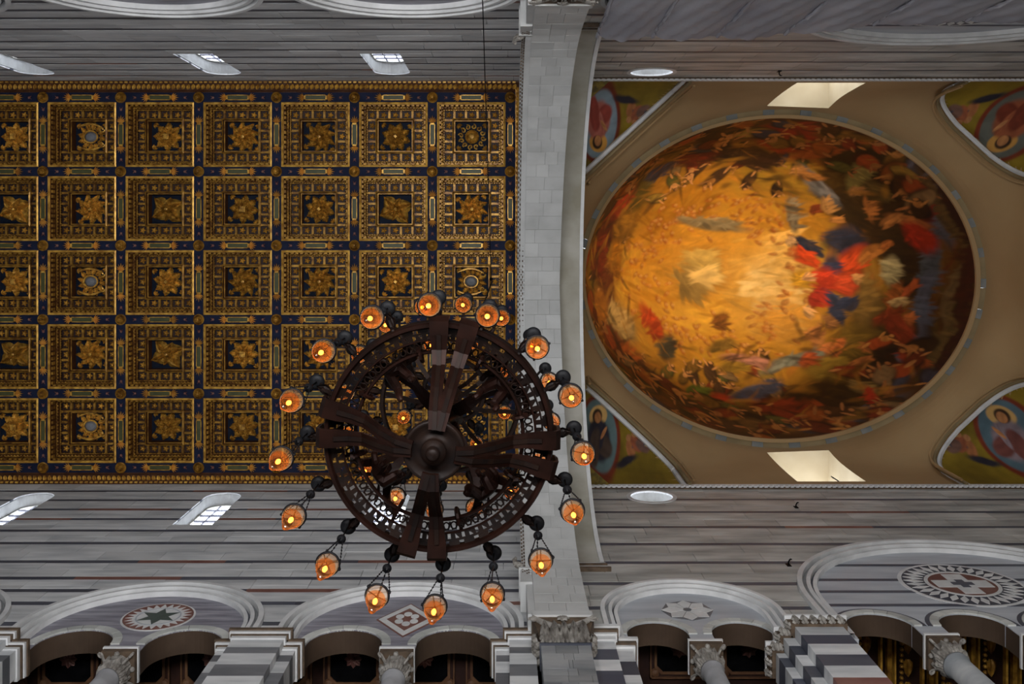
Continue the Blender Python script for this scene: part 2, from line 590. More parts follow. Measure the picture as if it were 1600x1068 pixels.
# ------------------------------------------------------------------ windows
def pane_window(n, s, xc, label):
    w = thing('window_%d' % n, label, 'window', (xc, CY + s * (HW + 0.40), 26.3 + ZC), kind='structure')
    r, zb, zs = 0.53, 26.3, 29.1
    fr = MB()                                   # frame: sill, jambs, head
    out = [(xc - r, zb), (xc - r, zs)] + [(xc - r * math.cos(PI * k / 12), zs + r * math.sin(PI * k / 12)) for k in range(1, 12)] + [(xc + r, zs), (xc + r, zb)]
    inn = [(xc - r + 0.05, zb + 0.05), (xc - r + 0.05, zs)] + [(xc - (r - 0.05) * math.cos(PI * k / 12), zs + (r - 0.05) * math.sin(PI * k / 12)) for k in range(1, 12)] + [(xc + r - 0.05, zs), (xc + r - 0.05, zb + 0.05)]
    for k in range(len(out)):
        j = (k + 1) % len(out)
        add_slab(fr, [out[k], out[j], inn[j], inn[k]], s, 0.37, 0.43)
    fr.build('window_frame', 'reveal', w)
    ny = 5
    for k in range(1, 3):
        mb = MB()
        x = xc - r + 2 * r * k / 3
        add_slab(mb, [(x - 0.015, zb), (x + 0.015, zb), (x + 0.015, zs + 0.45), (x - 0.015, zs + 0.45)], s, 0.375, 0.425)
        mb.build('glazing_bar', 'lead', w)
    for k in range(1, ny + 1):
        mb = MB()
        z = zb + (zs - zb) * k / ny
        th = 0.035 if k in (2, 4) else 0.018
        add_slab(mb, [(xc - r, z - th), (xc + r, z - th), (xc + r, z + th), (xc - r, z + th)], s, 0.37, 0.43)
        mb.build('glazing_bar', 'lead', w)
    for i in range(3):
        for k in range(ny + 1):
            a, b = xc - r + 2 * r * i / 3 + 0.01, xc - r + 2 * r * (i + 1) / 3 - 0.01
            z0 = zb + (zs - zb) * k / ny + 0.01
            z1 = zb + (zs - zb) * (k + 1) / ny - 0.01
            if k == ny:
                z1 = zs + (0.5 if i == 1 else 0.42)
            mb = MB()
            if k == ny and i != 1:
                q = [(a, z0), (b, z0), (b, z1), ((a + b) / 2, zs + 0.33), (a, zs + 0.02)] if i == 0 else [(a, z0), (b, z0), (b, zs + 0.02), ((a + b) / 2, zs + 0.33), (a, z1)]
            else:
                q = [(a, z0), (b, z0), (b, z1), (a, z1)]
            add_slab(mb, q, s, 0.395, 0.405)
            mb.build('pane', 'pane', w)
    area('window_portal', (xc, CY + s * (HW + 0.7), 27.9), (xc, CY, 27.9), 1.2, 3.6, 0, portal=True)
    return w


n = 1
for s in (1, -1):
    side = 'bright striped wall under the ceiling' if s > 0 else 'shaded striped wall over the ceiling'
    for i, x in enumerate(WIN_X):
        which = ('cut by the photo edge', 'second from the photo edge', 'behind the chandelier ring' if s > 0 else 'nearest the big white arch')[i]
        pane_window(n, s, x, 'arched clerestory window in the %s, %s' % (side, which))
        n += 1
for s in (1, -1):
    w = thing('window_%d' % n, 'small round window in the %s crossing wall' % ('lower grey' if s > 0 else 'upper dark'), 'window', (4.32, CY + s * (HW + 0.4), 28.5 + ZC), kind='structure')
    n += 1
    mb = MB()
    cs = [(math.cos(2 * PI * k / 28), math.sin(2 * PI * k / 28)) for k in range(28)]
    for k in range(28):
        j = (k + 1) % 28
        add_slab(mb, [(4.32 + cs[q][0] * rr, 29.15 + cs[q][1] * rr) for q, rr in ((k, 0.62), (j, 0.62), (j, 0.56), (k, 0.56))], s, 0.35, 0.43)
    mb.build('window_frame', 'reveal', w)
    mb = MB()
    add_slab(mb, [(4.32 + c * 0.6, 29.15 + q * 0.6) for c, q in cs], s, 0.395, 0.405)
    mb.build('pane', 'pane', w)
    mb = MB()
    for k in range(28):
        j = (k + 1) % 28
        add_slab(mb, [(4.32 + cs[q][0] * rr, 29.15 + cs[q][1] * rr) for q, rr in ((k, 0.74), (j, 0.74), (j, 0.62), (k, 0.62))], s, -0.02, 0.03)
    mb.build('window_surround', 'trim', w)
    area('window_portal', (4.32, CY + s * (HW + 0.7), 29.15), (4.32, CY, 29.15), 1.3, 1.3, 0, portal=True)


# ------------------------------------------------------------------ gallery arches
def ring_slab(mb, s, xc, zs, r0, r1, w0, w1, zbot=None, seg=40, a0=0.0, a1=PI, mi=0):
    A = [(xc + r1 * math.cos(a0 + (a1 - a0) * k / seg), zs + r1 * math.sin(a0 + (a1 - a0) * k / seg)) for k in range(seg + 1)]
    B = [(xc + r0 * math.cos(a0 + (a1 - a0) * k / seg), zs + r0 * math.sin(a0 + (a1 - a0) * k / seg)) for k in range(seg + 1)]
    if zbot is not None:
        A = [(A[0][0], zbot)] + A + [(A[-1][0], zbot)]
        B = [(B[0][0], zbot)] + B + [(B[-1][0], zbot)]
    R = []
    for a, b in zip(A, B):
        R.append([sp(s, a[0], w0, a[1]), sp(s, b[0], w0, b[1]), sp(s, b[0], w1, b[1]), sp(s, a[0], w1, a[1])])
    mb.grid(R, closed_v=True, mi=mi)


def flat(mb, s, pts, w0, w1, mi=0):
    add_slab(mb, pts, s, w0, w1, mi)


def star_medallion(par, s, xc, zc, w):
    P = lambda r, a: (xc + r * math.cos(a), zc + r * math.sin(a))
    mb = MB(); flat(mb, s, [P(0.73, 2 * PI * k / 40) for k in range(40)], w - 0.012, w); mb.build('medallion_disc', 'white', par)
    mb = MB(); ring_slab(mb, s, xc, zc, 0.66, 0.69, w - 0.018, w, a1=2 * PI, seg=40); mb.build('medallion_border', 'redband', par)
    for k in range(24):
        a, h = 2 * PI * k / 24, PI / 24
        mb = MB(); flat(mb, s, [P(0.665, a - h * 0.9), P(0.665, a + h * 0.9), P(0.50, a)], w - 0.018, w); mb.build('inlay_triangle', 'redband', par)
    mb = MB(); ring_slab(mb, s, xc, zc, 0.42, 0.45, w - 0.018, w, a1=2 * PI, seg=40); mb.build('inlay_ring', 'bluegrey', par)
    mb = MB(); flat(mb, s, [P(0.42 if k % 2 == 0 else 0.2, PI / 6 * k + PI / 2) for k in range(12)], w - 0.02, w); mb.build('inlay_star', 'greeninlay', par)


def diamond_medallion(par, s, xc, zc, w):
    D = lambda k: [(xc - 0.62 * k, zc), (xc, zc - 0.88 * k), (xc + 0.62 * k, zc), (xc, zc + 0.88 * k)]
    for nm, k, m, dw in (('diamond_border', 1.0, 'redband', 0.010), ('diamond_frame', 0.93, 'white', 0.015), ('diamond_field', 0.66, 'redband', 0.02)):
        mb = MB(); flat(mb, s, D(k), w - dw, w); mb.build(nm, m, par)
    for k in range(6):
        a = PI / 3 * k + PI / 6
        c = (xc + 0.185 * math.cos(a) * 0.95, zc + 0.24 * math.sin(a) * 1.05)
        mb = MB(); flat(mb, s, [(c[0] + 0.085 * math.cos(t), c[1] + 0.115 * math.sin(t)) for t in [2 * PI * j / 12 for j in range(12)]], w - 0.026, w); mb.build('inlay_petal', 'white', par)
    mb = MB(); flat(mb, s, [(xc + 0.085 * math.cos(2 * PI * j / 12), zc + 0.10 * math.sin(2 * PI * j / 12)) for j in range(12)], w - 0.03, w); mb.build('inlay_centre', 'redband', par)


def octagon_medallion(par, s, xc, zc, w):
    P = lambda r, a: (xc + r * math.cos(a), zc + r * math.sin(a))
    mb = MB(); flat(mb, s, [P(0.54, PI / 8 * (2 * k)) for k in range(8)], w - 0.012, w); mb.build('octagon_field', 'grey_stripe', par)
    for k in range(8):
        a = PI / 4 * k
        mb = MB(); flat(mb, s, [P(0.02, a), P(0.40, a - PI / 8 + 0.02), P(0.54, a), P(0.40, a + PI / 8 - 0.02)], w - 0.02, w); mb.build('inlay_lozenge', 'white', par)
    mb = MB(); flat(mb, s, [P(0.09, 2 * PI * k / 8) for k in range(8)], w - 0.03, w); mb.build('inlay_centre', 'grey_stripe', par)


def cross_medallion(par, s, xc, zc, w):
    P = lambda r, a: (xc + r * math.cos(a), zc + r * math.sin(a))
    mb = MB(); flat(mb, s, [P(1.36, 2 * PI * k / 48) for k in range(48)], w - 0.010, w); mb.build('medallion_disc', 'trim', par)
    mb = MB(); ring_slab(mb, s, xc, zc, 0.80, 1.27, w - 0.016, w, a1=2 * PI, seg=48); mb.build('medallion_band', 'slate', par)
    for k in range(32):
        a, h = 2 * PI * k / 32, PI / 32 * 0.86
        mb = MB(); flat(mb, s, [P(0.82, a), P(1.04, a - h), P(1.25, a), P(1.04, a + h)], w - 0.024, w); mb.build('inlay_lozenge', 'white', par)
    mb = MB(); ring_slab(mb, s, xc, zc, 0.72, 0.80, w - 0.024, w, a1=2 * PI, seg=40); mb.build('medallion_border', 'white', par)
    mb = MB(); flat(mb, s, [P(0.72, 2 * PI * k / 40) for k in range(40)], w - 0.018, w); mb.build('medallion_field', 'redband', par)
    for nm, a, b, m, dw in (('inlay_cross', 0.22, 0.62, 'white', 0.026), ('inlay_cross_centre', 0.09, 0.24, 'slate', 0.032)):
        mb = MB()
        flat(mb, s, [(xc + x, zc + z) for x, z in ((-a, -b), (a, -b), (a, -a), (b, -a), (b, a), (a, a), (a, b), (-a, b), (-a, a), (-b, a), (-b, -a), (-a, -a))], w - dw, w)
        mb.build(nm, m, par)


def voussoirs(par, s, xc, zs, r0, r1, n, w, mat='voussoir'):
    for k in range(n):
        mb = MB()
        ring_slab(mb, s, xc, zs, r0, r1, w, w + 0.06, seg=4, a0=PI * k / n + 0.006, a1=PI * (k + 1) / n - 0.006)
        # close the two ends
        q = len(mb.v)
        mb.f += [(0, 1, 2, 3), (q - 4, q - 3, q - 2, q - 1)]
        mb.mi += [0, 0]
        mb.build('voussoir', mat, par)


def blind_arch(s, xc, R, zs, subs, rsub, zsub, tymp, medal, label, zbot=18.45, rolls=1.0, bands=None, detail=True, vr=0.17):
    t = thing('blind_arch', label, 'arch', (xc, CY + s * HW, zbot + ZC))
    for r1, r0, w0, m in ((R, R - 0.10 * rolls, -0.11, 'trim'), (R - 0.10 * rolls, R - 0.18 * rolls, 0.01, 'pier_grey'), (R - 0.18 * rolls, R - 0.26 * rolls, -0.07, 'trim'), (R - 0.26 * rolls, R - 0.31 * rolls, 0.05, 'slate'), (R - 0.31 * rolls, R - 0.39 * rolls, -0.01, 'trim')):  # dark groove colours between the white rolls paint in their shadow lines
        mb = MB()
        ring_slab(mb, s, xc, zs, r0, r1, w0, 0.2, zbot)
        mb.build('archivolt_roll', m, t)
    ri = R - 0.38 * rolls
    holes = [Hole(x, rsub, -9, zsub) for x in subs]
    mb, sf = MB(), MB()
    ztop = zs + ri
    crit = sorted({zbot, zsub + rsub, zs, ztop, zsub} | {zs + ri * math.sin(PI / 2 * k / 8) for k in range(9)})
    crit = [z for z in crit if zbot <= z <= ztop]
    for a, b in zip(crit[:-1], crit[1:]):
        for z_, cols in slabs(a, b, Disc(xc, ri, zs), holes):
            for l, r in cols:
                add_slab(mb, poly_from(z_, l, r), s, 0.10, 0.55)
    tp = mb.build('tympanum', tymp, t)
    if bands:
        for zb_ in bands:
            hs = [Hole(x, rsub + vr, -9, zsub) for x in subs]
            bb = MB()
            for z_, cols in slabs(zb_ - 0.07, zb_ + 0.07, Disc(xc, ri, zs), hs):
                for l, r in cols:
                    add_slab(bb, poly_from(z_, l, r), s, 0.092, 0.12)
            if bb.v:
                bb.build('dark_band', 'slate', t)
    if detail:
        for x in subs:
            mb = MB()
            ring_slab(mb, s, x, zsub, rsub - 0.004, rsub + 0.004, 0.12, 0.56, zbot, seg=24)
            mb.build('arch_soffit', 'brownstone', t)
            voussoirs(t, s, x, zsub, rsub, rsub + vr, 9, 0.07)
            if bands:
                mb = MB()
                ring_slab(mb, s, x, zsub, rsub + vr, rsub + vr + 0.09, 0.09, 0.12, seg=24)
                mb.build('dark_extrados', 'slate', t)
    if medal:
        medal(t)
    return t


for i, x in enumerate(ARCH_X):
    which = ('beyond the photo edge', 'cut by the photo edge', None, None)[i]
    for s in (1, -1):
        if i == 0 and s < 0:
            continue
        up = 'in the bright lower wall' if s > 0 else 'in the shaded upper wall'
        if i % 2 == 0:
            lab = 'arch with a round star inlay ' + up + (', ' + which if which else '')
            md = lambda t, s=s, x=x: star_medallion(t, s, x + 0.1, 20.1, 0.10)
        else:
            lab = 'arch with a diamond flower inlay ' + up + (', ' + which if which else '')
            md = lambda t, s=s, x=x: diamond_medallion(t, s, x + 0.03, 19.95, 0.10)
        blind_arch(s, x, R_OUT, Z_SPR, [x - 1.05, x + 1.05], 0.72, 18.72, 'violet', md, lab, detail=s > 0)
for s in (1, -1):
    up = 'in the grey wall below the dome' if s > 0 else 'behind the grey sheeting'
    blind_arch(s, XC1, RC1, ZC1, [XC1 - 0.80, XC1 + 0.86], 0.60, 19.22, 'bluegrey', lambda t, s=s: octagon_medallion(t, s, XC1, 20.45, 0.10), 'small gallery arch with an eight-pointed inlay ' + up, zbot=18.8, detail=s > 0, rolls=0.9)
    up = 'in the grey wall below the dome' if s > 0 else 'in the dark wall above the dome'
    blind_arch(s, XC2, RC2, ZC2, [XC2 - 2.78 + 1.87 * k for k in range(4)], 0.66, 19.62, 'bluegrey', lambda t, s=s: cross_medallion(t, s, XC2 - 0.05, 22.0, 0.10), 'wide gallery arch with a large cross medallion ' + up, zbot=19.0, rolls=1.1, bands=(23.3, 22.3, 21.55, 20.75), detail=s > 0)


# ------------------------------------------------------------------ carved capitals, columns, piers
def capital(mb, c, z0, z1, r0, r1, square=True, n=8, sc=1.0):
    """leafy capital: bell, two leaf rows, corner volutes (height z0..z1)"""
    h = z1 - z0
    mb.lathe([(r0, z0), (r0 * 1.02, z0 + h * 0.4), (r1 * 0.78, z1 - 0.04), (r1 * 0.8, z1)], (c[0], c[1], 0), 16)
    for row in range(2):
        for k in range(n):
            a = 2 * PI * (k + 0.5 * row) / n
            d = Vector((math.cos(a), math.sin(a), 0))
            sd = Vector((-math.sin(a), math.cos(a), 0))
            o = Vector((c[0], c[1], z0 + h * 0.02)) + d * (r0 * 1.0)
            up = (Vector((0, 0, 1)) + d * (0.14 + 0.1 * row)).normalized()
            mb.leaf(o, up, sd, d, h * (0.5 + 0.32 * row), r0 * 0.36, r0 * 0.22, lobes=3, rows=7)
    for k in range(4):
        a = PI / 4 + PI / 2 * k
        d = Vector((math.cos(a), math.sin(a), 0))
        pts = []
        for i in range(14):
            t = i / 13
            if t < 0.5:
                pts.append(Vector((c[0], c[1], z0 + h * (0.45 + 0.9 * t))) + d * (r0 + (r1 * 1.25 - r0) * (t * 2) ** 1.4))
            else:
                q = (t - 0.5) * 2 * 1.5 * PI
                rr = h * 0.13 * (1 - 0.6 * (t - 0.5) * 2)
                pts.append(Vector((c[0], c[1], z0 + h * 0.78)) + d * (r1 * 1.25 + rr * math.sin(q)) + Vector((0, 0, rr * math.cos(q))))
        mb.tube(pts, h * 0.055, 5)
    for k in range(4):
        a = PI / 2 * k
        d = Vector((math.cos(a), math.sin(a), 0))
        o = Vector((c[0], c[1], z1 - h * 0.1)) + d * r1 * 0.9
        mb.lathe([(0.0, -0.045), (0.04, -0.03), (0.05, 0), (0.04, 0.03), (0, 0.045)], o, 8)


def column(s, xc, w, ztop, r, label, ab=0.33, group=None, mat='column'):
    y = CY + s * (HW + w)
    t = thing('gallery_column', label, 'column', (xc, y, 14.4 + ZC), group)
    zc = ztop - 0.2
    mb = MB()
    mb.lathe([(r * 1.35, 14.4), (r * 1.35, 14.5), (r * 1.15, 14.6), (r * 1.12, 14.7), (r * 1.05, 14.75), (r * 1.05, 15.5), (r, zc - 0.55), (r * 1.14, zc - 0.53), (r * 1.14, zc - 0.48), (r, zc - 0.47)], (xc, y, 0), 24)
    mb.build('shaft', mat, t, smooth=True)
    mb = MB()
    capital(mb, (xc, y), zc - 0.48, zc, r * 1.0, ab * 0.95)
    mb.build('capital', 'carved', t)
    mb = MB()
    mb.box(xc - ab * 0.94, xc + ab * 0.94, y - ab * 0.94, y + ab * 0.94, zc, zc + 0.13)
    mb.build('abacus', 'carved_dark', t)
    mb = MB()
    mb.box(xc - ab, xc + ab, y - ab, y + ab, zc + 0.13, ztop)
    mb.build('impost_slab', 'trim', t)
    return t


for x, which in ((ARCH_X[1], 'under the diamond arch cut by the photo edge'), (ARCH_X[2], 'below the round star inlay'), (ARCH_X[3], 'below the diamond flower inlay')):
    column(1, x, 0.34, 18.45, 0.19, 'grey marble column with a carved capital ' + which)
column(1, XC1 + 0.03, 0.34, 18.8, 0.19, 'grey marble column with a carved capital below the eight-pointed inlay')
for k, which in ((0, 'nearest the big striped pier'), (1, 'second from the big striped pier'), (2, 'beyond the photo edge')):
    column(1, XC2 - 1.845 + 1.87 * k, 0.34, 19.05, 0.225, 'dark marble column under the cross medallion, ' + which, ab=0.34, mat='pier_grey')


def striped_shaft(par, s, xa, xb, w0, w1, ztop, zb, bounds, mats, nm='stripe_block'):
    zs = [z for z in bounds if zb < z < ztop]
    zs = [ztop] + sorted(zs, reverse=True) + [zb]
    for i, (a, b) in enumerate(zip(zs[:-1], zs[1:])):
        mb = MB()
        add_slab(mb, [(xa, b + 0.003), (xb, b + 0.003), (xb, a - 0.003), (xa, a - 0.003)], s, w0, w1)
        mb.build(nm, mats[i % len(mats)], par)


STR = [17.97, 17.70, 17.24, 16.78, 16.32, 15.86, 15.4, 14.94]


def nave_pier(s, xc, label, left=True, right=True):
    t = thing('striped_pier', label, 'pier', (xc, CY + s * HW, 14.4 + ZC))
    xa, xb = (xc - 0.72 if left else xc), (xc + 0.72 if right else xc)
    striped_shaft(t, s, xa, xb, -0.02, 0.5, 18.2, 14.4, STR, ['marble', 'grey_stripe'])
    fa, fb = (xc - 0.48 if left else xc), (xc + 0.48 if right else xc)
    striped_shaft(t, s, fa, fb, -0.17, -0.03, 18.3, 14.4, STR, ['marble', 'grey_stripe'])
    for k, (dx, w0, z0, z1, m) in enumerate(((0.12, -0.28, 18.52, 18.6, 'carved_dark'), (0.09, -0.25, 18.45, 18.52, 'trim'), (0.06, -0.22, 18.40, 18.45, 'carved_dark'), (0.03, -0.20, 18.3, 18.40, 'trim'))):
        mb = MB()
        add_slab(mb, [((fa - dx) if left else fa, z0), ((fb + dx) if right else fb, z0), ((fb + dx) if right else fb, z1), ((fa - dx) if left else fa, z1)], s, w0, 0.12)
        mb.build('cornice_moulding', m, t)
        mb = MB()
        dz = -0.12
        add_slab(mb, [((xa - dx) if left else xa, z0 + dz), ((xb + dx) if right else xb, z0 + dz), ((xb + dx) if right else xb, z1 + dz), ((xa - dx) if left else xa, z1 + dz)], s, w0 + 0.16, 0.56)
        mb.build('cornice_moulding', m, t)
    return t


nave_pier(1, -4.6, 'striped white and grey pier between the star arch and the diamond arch')
nave_pier(1, -9.757, 'striped pier cut off at the corner of the photo')
nave_pier(1, 0.55, 'striped half pier on the nave side of the carved arch capital', right=False)


# pier that carries the crossing arch (front at w=-0.63), both sides
def arch_pier(s):
    up = 'below the lamps' if s > 0 else 'at the photo top'
    t = thing('arch_pier', 'grey pier with a carved leafy capital under the white arch, ' + up, 'pier', (1.06, CY + s * HW, -1.6 + ZC))
    rng = random.Random(9 + s)
    z = 17.35
    while z > 14.0:
        h = rng.choice((0.2, 0.26, 0.34))
        xs = [0.62, 0.62 + rng.uniform(0.25, 0.45), 0.62 + rng.uniform(0.5, 0.8), 1.5]
        for a, b in zip(xs[:-1], xs[1:]):
            mb = MB()
            add_slab(mb, [(a + 0.003, z - h + 0.003), (b - 0.003, z - h + 0.003), (b - 0.003, z), (a + 0.003, z)], s, -0.45 - rng.random() * 0.006, -0.30)
            mb.build('stone_block', 'pier_grey', t)
        z -= h
    mb = MB()
    add_slab(mb, [(0.63, -1.6), (1.49, -1.6), (1.49, 17.4), (0.63, 17.4)], s, -0.42, 0.1)
    mb.build('pier_core', 'pier_grey', t)
    # capital
    mb = MB()
    y0 = CY + s * (HW - 0.45)
    R = []
    for k in range(7):
        u = k / 6
        e = 0.14 * u ** 2.2
        R.append([sp(s, 0.62 - e, 0.05, 17.4 + 0.9 * u), sp(s, 0.62 - e, -0.45 - e, 17.4 + 0.9 * u), sp(s, 1.5 + e, -0.45 - e, 17.4 + 0.9 * u), sp(s, 1.5 + e, 0.05, 17.4 + 0.9 * u)])
    mb.grid(R)
    mb.build('capital_bell', 'carved_dark', t)
    mb = MB()
    nv = Vector((0, -s, 0))
    for row, (nn, hh) in enumerate(((6, 0.42), (5, 0.70))):
        for k in range(nn):
            x = 0.62 + 0.88 * (k + 0.5) / nn
            o = Vector(sp(s, x, -0.46, 17.41))
            mb.leaf(o, Vector((0, -s * 0.12 * row, 1)).normalized(), Vector((1, 0, 0)), nv, hh, 0.082, 0.09 + 0.04 * row, lobes=4, rows=10)
    for side, xx in ((-1, 0.62), (1, 1.5)):
        for k in range(3):
            o = Vector(sp(s, xx, -0.38 + 0.15 * k, 17.41))
            mb.leaf(o, Vector((0.12 * side, 0, 1)).normalized(), Vector((0, 1, 0)), Vector((side, 0, 0)), 0.62, 0.08, 0.10, lobes=4, rows=9)
    for side in (-1, 1):                        # garland swags rising to the corners
        for off in (0, 0.045):
            mb.tube([Vector(sp(s, 1.06 + side * (0.06 + 0.5 * q), -0.52 - 0.09 * q ** 2, 18.06 - off + 0.22 * q ** 2)) for q in [i / 9 for i in range(10)]], [0.03 + 0.022 * math.sin(PI * i / 9) for i in range(10)], 6)
        c = Vector(sp(s, 1.06 + side * 0.55, -0.60, 18.16))
        mb.tube([c + Vector((side * 0.085 * (1 - i / 22) * math.cos(i * 0.55), 0, 0.085 * (1 - i / 22) * math.sin(i * 0.55))) for i in range(18)], 0.024, 5)
    mb.build('acanthus_leaves', 'carved', t)
    mb = MB()                                   # central flower
    c = Vector(sp(s, 1.06, -0.60, 18.2))
    for k in range(7):
        a = 2 * PI * k / 7
        d = Vector((math.cos(a), 0, math.sin(a)))
        mb.leaf(c, d, Vector((-math.sin(a), 0, math.cos(a))), nv, 0.12, 0.045, 0.03, rows=5)
    mb.lathe([(0, -0.04), (0.03, -0.03), (0.04, 0), (0.03, 0.03), (0, 0.04)], c, 8)
    mb.build('capital_flower', 'carved', t)
    mb = MB()
    add_slab(mb, [(0.50, 18.3), (1.62, 18.3), (1.62, 18.5), (0.50, 18.5)], s, -0.63, 0.05)
    mb.build('abacus', 'archstone', t)
    mb = MB()
    add_slab(mb, [(0.60, 17.36), (1.52, 17.36), (1.52, 17.41), (0.60, 17.41)], s, -0.48, 0.0)
    mb.build('necking', 'slate', t)
    return t


for s in (1, -1):
    arch_pier(s)

# striped half pier on the crossing side
t = thing('striped_pier', 'striped half pier on the crossing side of the carved arch capital', 'pier', (1.9, CY + HW, 14.4 + ZC))
striped_shaft(t, 1, 1.5, 2.02, -0.14, 0.5, 18.3, 14.4, [17.95, 17.5, 17.05, 16.5, 16.0, 15.5, 15.0], ['marble', 'slate'])
striped_shaft(t, 1, 2.02, 2.35, 0.0, 0.5, 18.2, 14.4, [17.75, 17.2, 16.75, 16.25, 15.75, 15.2], ['marble', 'slate'])
for dx, w0, z0, z1, m in ((0.14, -0.30, 18.62, 18.72, 'trim'), (0.10, -0.26, 18.52, 18.62, 'carved_dark'), (0.07, -0.22, 18.45, 18.52, 'trim'), (0.03, -0.18, 18.3, 18.45, 'trim')):
    mb = MB(); add_slab(mb, [(1.5, z0), (2.02 + dx, z0), (2.02 + dx, z1), (1.5, z1)], 1, w0, 0.3); mb.build('cornice_moulding', m, t)
    mb = MB(); add_slab(mb, [(2.0, z0 - 0.1), (2.35 + dx, z0 - 0.1), (2.35 + dx, z1 - 0.1), (2.0, z1 - 0.1)], 1, w0 + 0.2, 0.5); mb.build('cornice_moulding', m, t)

# big stepped pier between the two crossing arches
t = thing('striped_pier', 'big stepped pier with white, dark and red stripes and a carved band', 'pier', (5.8, CY + HW, 14.4 + ZC))
SB = [17.95, 17.55, 17.1, 16.65, 16.2, 15.95, 15.5, 15.0]
SM = ['marble', 'slate', 'marble', 'slate', 'marble', 'redband', 'marble', 'slate', 'marble']
striped_shaft(t, 1, 5.38, 6.28, -0.40, 0.4, 18.32, 14.4, SB, SM)
striped_shaft(t, 1, 5.16, 5.37, -0.20, 0.4, 18.30, 14.4, SB, SM)
striped_shaft(t, 1, 4.98, 5.15, 0.02, 0.55, 18.15, 14.4, SB, SM)
for k, (xa, xb, w0, zt) in enumerate(((5.25, 6.42, -0.52, 18.62), (5.05, 5.4, -0.30, 18.62), (4.86, 5.2, -0.08, 18.48))):
    mb = MB(); add_slab(mb, [(xa, zt - 0.06), (xb, zt - 0.06), (xb, zt), (xa, zt)], 1, w0, 0.56); mb.build('abacus', 'trim', t)
    mb = MB(); add_slab(mb, [(xa + 0.06, zt - 0.3), (xb - 0.06, zt - 0.3), (xb - 0.02, zt - 0.06), (xa + 0.02, zt - 0.06)], 1, w0 + 0.07, 0.5); mb.build('capital_band', 'carved_dark', t)
    mb = MB()
    nl = max(2, int((xb - xa) / 0.19))
    for j in range(nl):
        x = xa + 0.08 + (xb - xa - 0.16) * (j + 0.5) / nl
        mb.leaf(sp(1, x, w0 + 0.07, zt - 0.3), (0, -0.25, 0.97), (1, 0, 0), (0, -1, 0), 0.25, 0.07, 0.05, lobes=3, rows=7)
    for j in range(3 if k == 2 else 2):
        mb.leaf(sp(1, xa + 0.06, w0 + 0.12 + 0.2 * j, zt - 0.3), (-0.25, 0, 0.97), (0, 1, 0), (-1, 0, 0), 0.25, 0.07, 0.05, lobes=3, rows=7)
    mb.build('leaf_carving', 'carved', t)


# ------------------------------------------------------------------ gallery ceilings seen through the arcade
def gallery_panel(par, xc, yc, z, a, b):
    mb = MB()
    mb.box(xc - a, xc + a, yc - b, yc + b, z + 0.05, z + 0.12)
    mb.build('ceiling_board', 'darkred', par)
    oc = [(-a * .62, -b * .85), (a * .62, -b * .85), (a * .85, -b * .62), (a * .85, b * .62), (a * .62, b * .85), (-a * .62, b * .85), (-a * .85, b * .62), (-a * .85, -b * .62)]
    mb = MB()
    for k in range(8):
        p, q = oc[k], oc[(k + 1) % 8]
        i, j = (p[0] * .9, p[1] * .9), (q[0] * .9, q[1] * .9)
        P = lambda t, zz: (xc + t[0], yc + t[1], zz)
        mb.prism([P(p, z), P(q, z), P(j, z), P(i, z)], [P(p, z + .05), P(q, z + .05), P(j, z + .05), P(i, z + .05)])
    for sx in (-1, 1):
        for sy in (-1, 1):
            mb.lathe([(0.0, -.02), (.08, 0), (.1, .05)], (xc + sx * a * .82, yc + sy * b * .82, z), 10)
    for k, (x0, x1, y0, y1) in enumerate(((-a, a, -b, -b * .95), (-a, a, b * .95, b), (-a, -a * .95, -b, b), (a * .95, a, -b, b))):
        mb.box(xc + x0, xc + x1, yc + y0, yc + y1, z, z + .06)
    mb.build('gilded_frame', 'dimgold', par)
    mb = MB()
    mb.prism([(xc + p[0] * .9, yc + p[1] * .9, z + .03) for p in oc], [(xc + p[0] * .9, yc + p[1] * .9, z + .05) for p in oc])
    mb.build('octagon_panel', 'black', par)
    mb = MB()
    for k in range(8):
        an = PI / 4 * k
        mb.leaf((xc, yc, z + .03), (math.cos(an), math.sin(an), 0), (-math.sin(an), math.cos(an), 0), (0, 0, -1), a * .3, a * .1, .04, rows=6)
    mb.build('carving', 'redband', par)


g1 = thing('gallery_ceiling', 'dark painted wooden gallery ceiling seen through the nave arcade', 'ceiling', (-6, CY + HW + 2, 20.3 + ZC))
mb = MB()
mb.box(-19.6, 0.9, CY + HW + 0.56, CY + HW + 4.6, 20.42, 20.5)
mb.build('ceiling_deck', 'darkred', g1)
for i in range(11):
    for j in range(2):
        gallery_panel(g1, -14.9 + 1.47 * i, CY + HW + 1.05 + 1.4 * j, 20.3, 0.62, 0.62)
g2 = thing('gallery_ceiling', 'dark ceiling behind the small arch with the eight-pointed inlay', 'ceiling', (3.7, CY + HW + 2, 20.8 + ZC))
mb = MB()
mb.box(1.2, 5.9, CY + HW + 0.56, CY + HW + 4.6, 20.92, 21.0)
mb.build('ceiling_deck', 'darkred', g2)
for i in range(3):
    for j in range(2):
        gallery_panel(g2, 2.2 + 1.47 * i, CY + HW + 1.05 + 1.4 * j, 20.8, 0.62, 0.62)
g3 = thing('gallery_ceiling', 'gilded coffered ceiling glimpsed behind the columns under the cross medallion', 'ceiling', (11, CY + HW + 2, 22.4 + ZC))
mb = MB()
mb.box(5.9, 17.5, CY + HW + 0.56, CY + HW + 4.6, 22.9, 23.0)
mb.build('ceiling_deck', 'darkred', g3)
